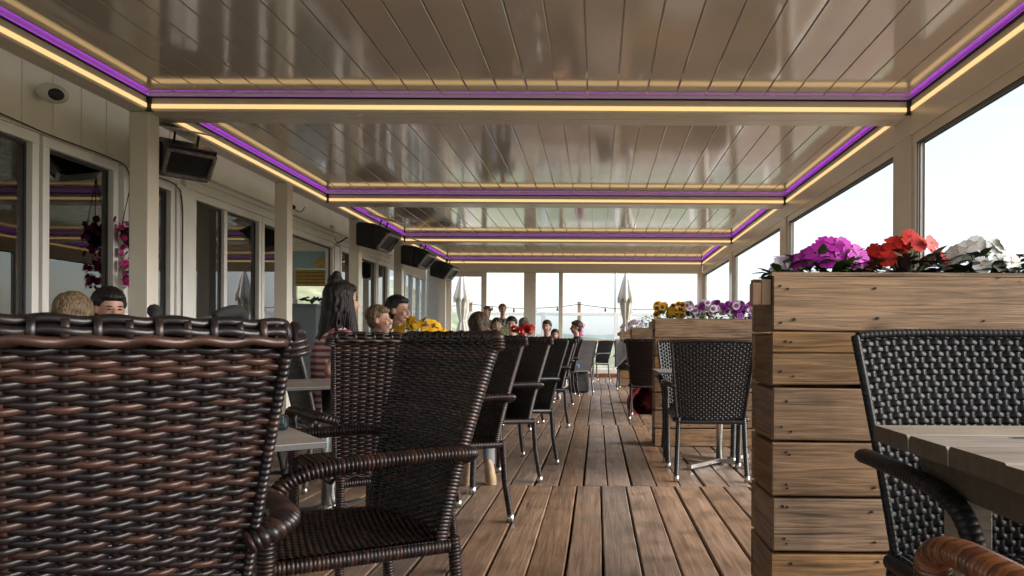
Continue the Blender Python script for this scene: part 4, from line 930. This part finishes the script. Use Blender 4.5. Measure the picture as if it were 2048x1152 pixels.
# ------------------------------------------------------------------ people
def person(label, x, y, deg, pose='sit', s=1., turn=0., nod=0., hair='hairbr', style='short', top='navy', legs='jean', shoes='sneaker', z=0., arms=None, vox=.014, lean=0., sleeve=1.0, feet=None, seatz=.47):
    r_ = thing('person', label, 'person', (x, y, z), R(deg))
    sit = pose != 'stand'
    b = MB(); c = MB(); lg = MB()
    if sit:
        pel = Vector((0, -.02, seatz/s+.06)); che = pel+Vector((0, -.03+lean*.6, .30)); nk = pel+Vector((0, -.03+lean, .50))
    else:
        pel = Vector((0, 0, .95)); che = pel+Vector((0, 0, .30)); nk = pel+Vector((0, 0, .53))
    hd = nk+Vector((0, .025+lean*.25, .175))
    b.cap(pel, che, .125, .13); b.cap(che, nk-Vector((0, 0, .06)), .125, .085); b.cap(nk-Vector((0, 0, .07)), hd-Vector((0, 0, .06)), .052, .05)
    c.cap(pel-Vector((0, 0, .04)), che, .150, .152); c.cap(che, nk-Vector((0, 0, .085)), .148, .092); c.ell(pel+Vector((0, 0, .02)), (.175, .135, .13)); c.ell(che+Vector((0, 0, .06)), (.185, .125, .17))
    RT = Matrix.Rotation(R(turn), 3, 'Z') @ Matrix.Rotation(R(nod), 3, 'X')
    H = lambda *p: hd+RT@Vector(p)
    b.ell(H(0, -.012, .03), (.074, .094, .090), 0, 20, 14, RT); b.ell(H(0, .022, -.03), (.060, .070, .078), 0, 18, 12, RT); b.ell(H(0, .045, -.082), (.034, .038, .026), 0, 12, 8, RT)
    b.cap(H(0, .088, .015), H(0, .108, -.022), .010, .015); 
    for q in (-1, 1): b.ell(H(q*.076, -.005, -.005), (.010, .022, .032), 0, 10, 8, RT); b.ell(H(q*.03, .076, -.028), (.022, .02, .02), 0, 10, 8, RT)
    ar = arms or ((-.25, .08, -.24, -.12, .32, -.26), (.25, .08, -.24, .12, .32, -.26))
    for q, a in zip((-1, 1), ar):
        sh = nk+Vector((q*.175, -.005, -.075)); el = nk+Vector(a[:3]); wr = nk+Vector(a[3:])
        b.cap(sh, el, .046, .038); b.cap(el, wr, .038, .026); d = (wr-el).normalized(); up = Vector((0, 0, 1)); sd_ = d.cross(up); sd_ = sd_.normalized() if sd_.length > .1 else Vector((1, 0, 0)); nn = sd_.cross(d)
        pm = wr+d*.05; b.ell(pm, (.036, .040, .022)) if False else b.cap(wr+d*.01, wr+d*.075, .028, .034)
        for i, (o_, l_) in enumerate(((-.027, .062), (-.009, .074), (.009, .070), (.026, .055))):
            k0 = wr+d*.085+sd_*o_; k1 = k0+d*l_*.55-nn*.006; k2 = k1+d*l_*.4-nn*.028; b.cap(k0, k1, .0088, .008, 0, 8); b.cap(k1, k2, .008, .007, 0, 8)
        t0 = wr+d*.03-sd_*q*.03; t1 = t0+d*.04-sd_*q*.028; b.cap(t0, t1, .0115, .0095, 0, 8); b.cap(t1, t1+d*.03-sd_*q*.004, .0095, .008, 0, 8)
        c.cap(sh+Vector((-q*.03, 0, 0)), sh.lerp(el, min(1, sleeve)), .064, .056 if sleeve < .9 else .05)
        if sleeve >= 1: c.cap(el, el.lerp(wr, .85), .05, .038)
    for q in (-1, 1):
        hip = pel+Vector((q*.09, .01, -.02))
        if sit:
            kn = pel+Vector((q*.11, .42, .0)); an = (Vector((q*.11, .40, .085)) if not feet else Vector((q*.09, feet[0], feet[1])))
        else: kn = Vector((q*.10, .03, .50)); an = Vector((q*.11, -.02, .085))
        b.cap(hip, kn, .082, .056); b.cap(kn, an, .052, .036); lg.cap(hip, kn, .098, .068); lg.cap(kn, kn.lerp(an, .93), .068, .052)
        fd = Vector((q*.1, 1, 0)).normalized() if not feet else Vector((q*.1, feet[2], feet[3])).normalized()
        b.cap(an-Vector((0, 0, .03)), an-Vector((0, 0, .04))+fd*.13, .034, .028)
        upv = Vector((0, 0, 1)) if not feet else (Vector((q*.1, 0, 0)).cross(fd)*-1 if False else Vector((0, -fd.z, fd.y)))
        sh_ = MB(); ctr = an+fd*.055-upv*.035; rot = Matrix((Vector((1, 0, 0)), fd, upv)).transposed()
        sh_.ell(ctr, (.047, .145, .05), 0, 18, 12, rot); sh_.ell(ctr-fd*.06+upv*.03, (.043, .07, .055), 0, 14, 10, rot)
        pts = []
        for k in range(20):
            a_ = 2*math.pi*k/20; pts.append((.050*math.sin(a_)*(1-.12*(math.cos(a_) < 0)), .150*math.cos(a_)))
        so_ = [ctr+rot@Vector((px, py, -.052)) for px, py in pts]+[ctr+rot@Vector((px*.97, py*.99, -.022)) for px, py in pts]
        sh_.add(so_, [(k, (k+1) % 20, 20+(k+1) % 20, 20+k) for k in range(20)]+[tuple(range(20))[::-1], tuple(range(20, 40))], 1)
        for k in range(5): sh_.obox(ctr+fd*(.0+.018*k)+upv*(.049-.006*k), (.022, 0, 0), fd*.003, upv*.003, 2)
        sh_.build('shoe', [shoes, 'sole', 'whitec'], r_, True)
    def rm(o, v_, it=4):
        m_ = o.modifiers.new('remesh', 'REMESH'); m_.mode = 'VOXEL'; m_.voxel_size = v_; m_.use_smooth_shade = True
        if it: m2 = o.modifiers.new('smooth', 'SMOOTH'); m2.iterations = it; m2.factor = .5
        return o
    rm(b.build('body', 'skin', r_, True), vox*.65, 2); rm(c.build('shirt', top, r_, True), vox, 5); rm(lg.build('trousers', legs, r_, True), vox, 5)
    for q in (-1, 1):
        MB().ell(H(q*.030, .0795, .012), (.010, .008, .0055), 0, 10, 8, RT).build('eye', 'eye', r_, True); MB().ell(H(q*.031, .082, .032), (.017, .006, .0035), 0, 10, 6, RT).build('eyebrow', hair, r_, True)
    MB().ell(H(0, .088, -.058), (.024, .008, .007), 0, 10, 6, RT).build('mouth', 'lip', r_, True)
    h = MB(); h.ell(H(0, -.028, .045), (.086, .098, .088), 0, 20, 14, RT); h.ell(H(0, -.05, -.005), (.080, .07, .075), 0, 16, 10, RT); h.ell(H(0, .03, .088), (.068, .058, .036), 0, 16, 10, RT)
    rg = random.Random(int(abs(x)*977+abs(y)*131)); n_ = 90 if style == 'long' else 60
    for k in range(n_):
        th = rg.uniform(0, 2*math.pi); front = math.sin(th) > .25; end = math.pi*((.36 if front else .60)+rg.uniform(-.05, .05)); wv0 = rg.uniform(0, 6); P_ = []
        for j in range(7):
            a_ = .12+(end-.12)*j/6; rr = 1+.035*math.sin(wv0+j*1.3); tt_ = th+.12*math.sin(wv0+j)
            P_.append(H(.090*math.sin(a_)*math.cos(tt_)*rr, -.026+.104*math.sin(a_)*math.sin(tt_)*rr, .040+.096*math.cos(a_)*rr))
        if style == 'long' and not front:
            l0 = P_[-1]; tx = rg.uniform(-.05, .05)
            for j in range(1, 7): P_.append(l0+RT@Vector((tx*j/6+.012*math.sin(wv0+j*1.5), -.03*j/6-.012*math.sin(j+wv0), -(.33+rg.uniform(-.06, .05))*j/6)))
        h.tube(P_, [.011*(1-.5*j/(len(P_)-1)) for j in range(len(P_))], 6, (.3, .8, .2))
    if style == 'long':
        h.cap(H(0, -.06, .0), H(0, -.11, -.34), .082, .075); h.cap(H(-.05, -.01, .0), H(-.10, .02, -.30), .05, .045); h.cap(H(.05, -.01, .0), H(.10, .02, -.30), .05, .045); h.ell(H(0, -.06, .13), (.052, .05, .05)); h.cap(H(0, -.05, .12), H(.01, -.055, .17), .035, .03)
    if style == 'tail': h.cap(H(0, -.10, .03), H(.02, -.16, -.12), .036, .02)
    if style == 'bob': h.cap(H(-.06, -.03, .0), H(-.065, -.03, -.09), .04, .035); h.cap(H(.06, -.03, .0), H(.065, -.03, -.09), .04, .035); h.cap(H(0, -.07, 0), H(0, -.08, -.09), .06, .05)
    rm(h.build('hair', hair, r_, True), .0065 if vox < .016 else .011, 1)
    r_.scale = (s, s, s); return r_
person('woman with long dark hair and bun in a red and white striped top', -1.72, 4.80, -48, turn=8, hair='hairdk', style='long', top='stripe', legs='jean', sleeve=.35, vox=.010, arms=((-.27, .0, -.28, -.12, .26, -.20), (.30, -.17, -.27, .20, .16, -.25)), lean=.05)
person('small fair haired child in profile beside the woman in stripes', -1.67, 5.62, 245, s=.86, hair='hairbl', style='short', top='greyc', seatz=.47, vox=.014, turn=15)
person('dark haired man behind the woman in stripes, looking right', -1.76, 6.35, 245, s=1.0, hair='hairdk', top='whitec', lean=.04)
person('dark haired man by the left window, facing the tables', -2.65, 3.95, 232, s=.87, hair='hairdk', top='navy', nod=-10)
person('blond person at the far left whose head top shows over the nearest chair', -2.19, 3.05, 10, s=.765, hair='hairbl', style='tail', top='khaki', nod=-14)
person('child with brown hair seen from behind, tan soles showing under the seat', -.80, 4.88, 12, s=.765, hair='hairbr', style='tail', top='greyc', legs='greyc', shoes='pinkshoe', nod=-6, feet=(-.12, .14, .12, -1.0), seatz=.47)
person('standing ginger haired man in navy shirt at the end wall doorway', -2.18, 16.6, 195, 'stand', hair='hairgi', top='navy', legs='black', vox=.018)
person('standing woman with tied hair just left of the ginger haired man', -2.62, 17.2, 160, 'stand', s=.985, hair='hairbr', style='tail', top='khaki', legs='jean', vox=.018)
person('seated person with glasses and dark hair in front of the red geranium', -1.30, 10.9, 180, hair='hairdk', top='black', vox=.018, s=.97)
person('bearded man in maroon seated beside a child near the pink flowers', -.92, 13.0, 170, hair='hairbr', top='maroon', vox=.018, s=.98)
person('child in pink leaning on the man in maroon', -.72, 12.2, 180, s=.78, hair='hairbr', style='bob', top='pinkc', vox=.018, seatz=.47)
person('man in black in profile by the hot pink flowers', -.42, 13.2, 100, hair='hairbr', top='black', vox=.018, s=.98, turn=10)
person('grey haired person bent forward in a pale blue shirt', -1.42, 12.7, 240, hair='hairgr', top='blue', vox=.018, lean=.16, nod=-25)
person('rosy faced person between the geranium and the blue shirt', -1.72, 12.4, 190, hair='hairbr', style='bob', top='black', vox=.018)
# ------------------------------------------------------------------ bits and pieces
st = thing('stroller', 'black stroller with grey hood parked behind the nearest chair', 'stroller', (-2.06, 3.95, 0), R(8)); st.scale = (.95, .95, .945)
fr = MB()
for q in (-1, 1):
    fr.tube(smooth_path([(q*.22, -.25, 1.10), (q*.235, -.18, .95), (q*.25, .25, .35), (q*.25, .38, .16)], 6), .014, 8); fr.tube([(q*.25, -.22, .16), (q*.245, .05, .58)], .013, 8)
fr.tube([(-.25, -.22, .16), (.25, -.22, .16)], .012, 8); fr.tube([(-.25, .38, .16), (.25, .38, .16)], .012, 8); fr.build('frame', 'black', st, True)
for q in (-1, 1): MB().tube(smooth_path([(q*.22, -.25, 1.09), (q*.215, -.29, 1.14), (q*.20, -.34, 1.155), (q*.165, -.42, 1.14), (q*.14, -.46, 1.12)], 6), [.022+.012*math.sin(math.pi*k/24) for k in range(25)], 10).build('handle', 'black', st, True)
v = []; n1, n2 = 12, 9
for i in range(n1+1):
    a = math.pi*i/n1
    for j in range(n2+1):
        t_ = math.pi*.62*j/n2+.1; v.append((.225*math.cos(a), -.10+.30*math.sin(a)*math.cos(t_), .86+.27*math.sin(a)*math.sin(t_)*(1+.03*(j % 2))))
MB().add(v, [(i*(n2+1)+j, i*(n2+1)+j+1, (i+1)*(n2+1)+j+1, (i+1)*(n2+1)+j) for i in range(n1) for j in range(n2)]).build('hood', 'greyc', st, True)
MB().prism([(-.18, .50), (.30, .36), (.36, .42), (.0, .56), (-.2, .92), (-.27, .90)], 'X', -.2, .2).build('seat', 'black', st, bevel=.02); MB().prism([(-.2, .2), (.28, .2), (.3, .32), (-.22, .36)], 'X', -.2, .2).build('basket', 'black', st, bevel=.02)
for x, y, rr in ((-.28, -.22, .145), (.28, -.22, .145), (-.27, .38, .10), (.27, .38, .10)):
    wv_ = MB().tube([(x+.02*math.sin(a)*0, y+(rr-.016)*math.cos(a), rr+(rr-.016)*math.sin(a)) for a in np.linspace(0, 2*math.pi, 29)], .016, 8, (1, 0, 0)).build('wheel', 'rubber', st, True); sp_ = MB()
    for k in range(9):
        a = k*2*math.pi/9; sp_.tube([(x, y, rr), (x, y+(rr-.02)*math.cos(a), rr+(rr-.02)*math.sin(a))], .006, 5, (1, 0, 0))
    sp_.tube([(x-.02, y, rr), (x+.02, y, rr)], .022, 10).build('spokes', 'black', wv_)
bg_ = thing('backpack', 'black backpack on the deck under the pale grey chair', 'bag', (-.33, 13.35, 0), R(20)); MB().prism([(-.12, 0), (.12, 0), (.14, .1), (.11, .34), (.05, .42), (-.05, .42), (-.11, .34), (-.14, .1)], 'X', -.16, .16).build('body', 'black', bg_, bevel=.04); MB().prism([(-.18, .03), (-.13, .03), (-.13, .22), (-.17, .2)], 'X', -.12, .12).build('pocket', 'black', bg_, bevel=.02)
for q in (-1, 1): MB().tube(smooth_path([(q*.09, .12, .38), (q*.1, .2, .25), (q*.1, .15, .06)]), .014, 6).build('strap', 'black', bg_, True)
rb = MB()
for k, (dx, dz, rr) in enumerate(((0, .14, .13), (.19, .12, .12), (.08, .33, .10))):
    pts = []
    for j in range(60):
        a = j*.42; q = rr*(1-j/70); pts.append((dx+q*math.cos(a), 0, dz+q*math.sin(a)))
    rb.tube(pts, .004, 5, (0, 1, 0), 0, True, .13)
tag(rb.build('blanket_roll', 'redc', loc=(.62, 9.42, .0), smooth=True), 'rolled red blankets on the deck beside the pansy planter', 'blanket')
gb = thing('basin', 'green plastic basin above the rolled red blankets', 'basin', (.70, 9.42, .45)); MB().lathe([(.12, 0), (.19, .10), (.2, .10), (.2, .115), (.18, .112), (.11, .012)], (0, 0, 0), 24).build('bowl', 'green', gb, True); MB().tube([(.2*math.cos(a), .2*math.sin(a), .112) for a in np.linspace(0, 6.283, 30)], .009, 6).build('rim', 'green', gb, True)
jk = MB(); v = []; n1, n2 = 20, 14
for i in range(n1+1):
    u = i/n1
    for j in range(n2+1):
        t_ = j/n2; a = -.26+.52*t_; fold = .018*math.sin(t_*19+u*3)
        if u < .5: v.append((a, -.37-.06*(1-u*2)**.5-abs(fold)+.05*(1-u*2)*0, .55+(.42+fold)*(u*2)-.30*0-.12*(1-u*2)*math.cos(t_*5)))
        else: v.append((a, -.33+fold*.5, .97-(.40)*(u-.5)*2))
jk.add(v, [(i*(n2+1)+j, i*(n2+1)+j+1, (i+1)*(n2+1)+j+1, (i+1)*(n2+1)+j) for i in range(n1) for j in range(n2)])
o = jk.build('jacket', 'greyc', loc=(.66, 14.3, .015), smooth=True); o.rotation_euler.z = R(-10); so_ = o.modifiers.new('thick', 'SOLIDIFY'); so_.thickness = .012; tag(o, 'grey jacket hung over the black chair near the end wall', 'jacket')
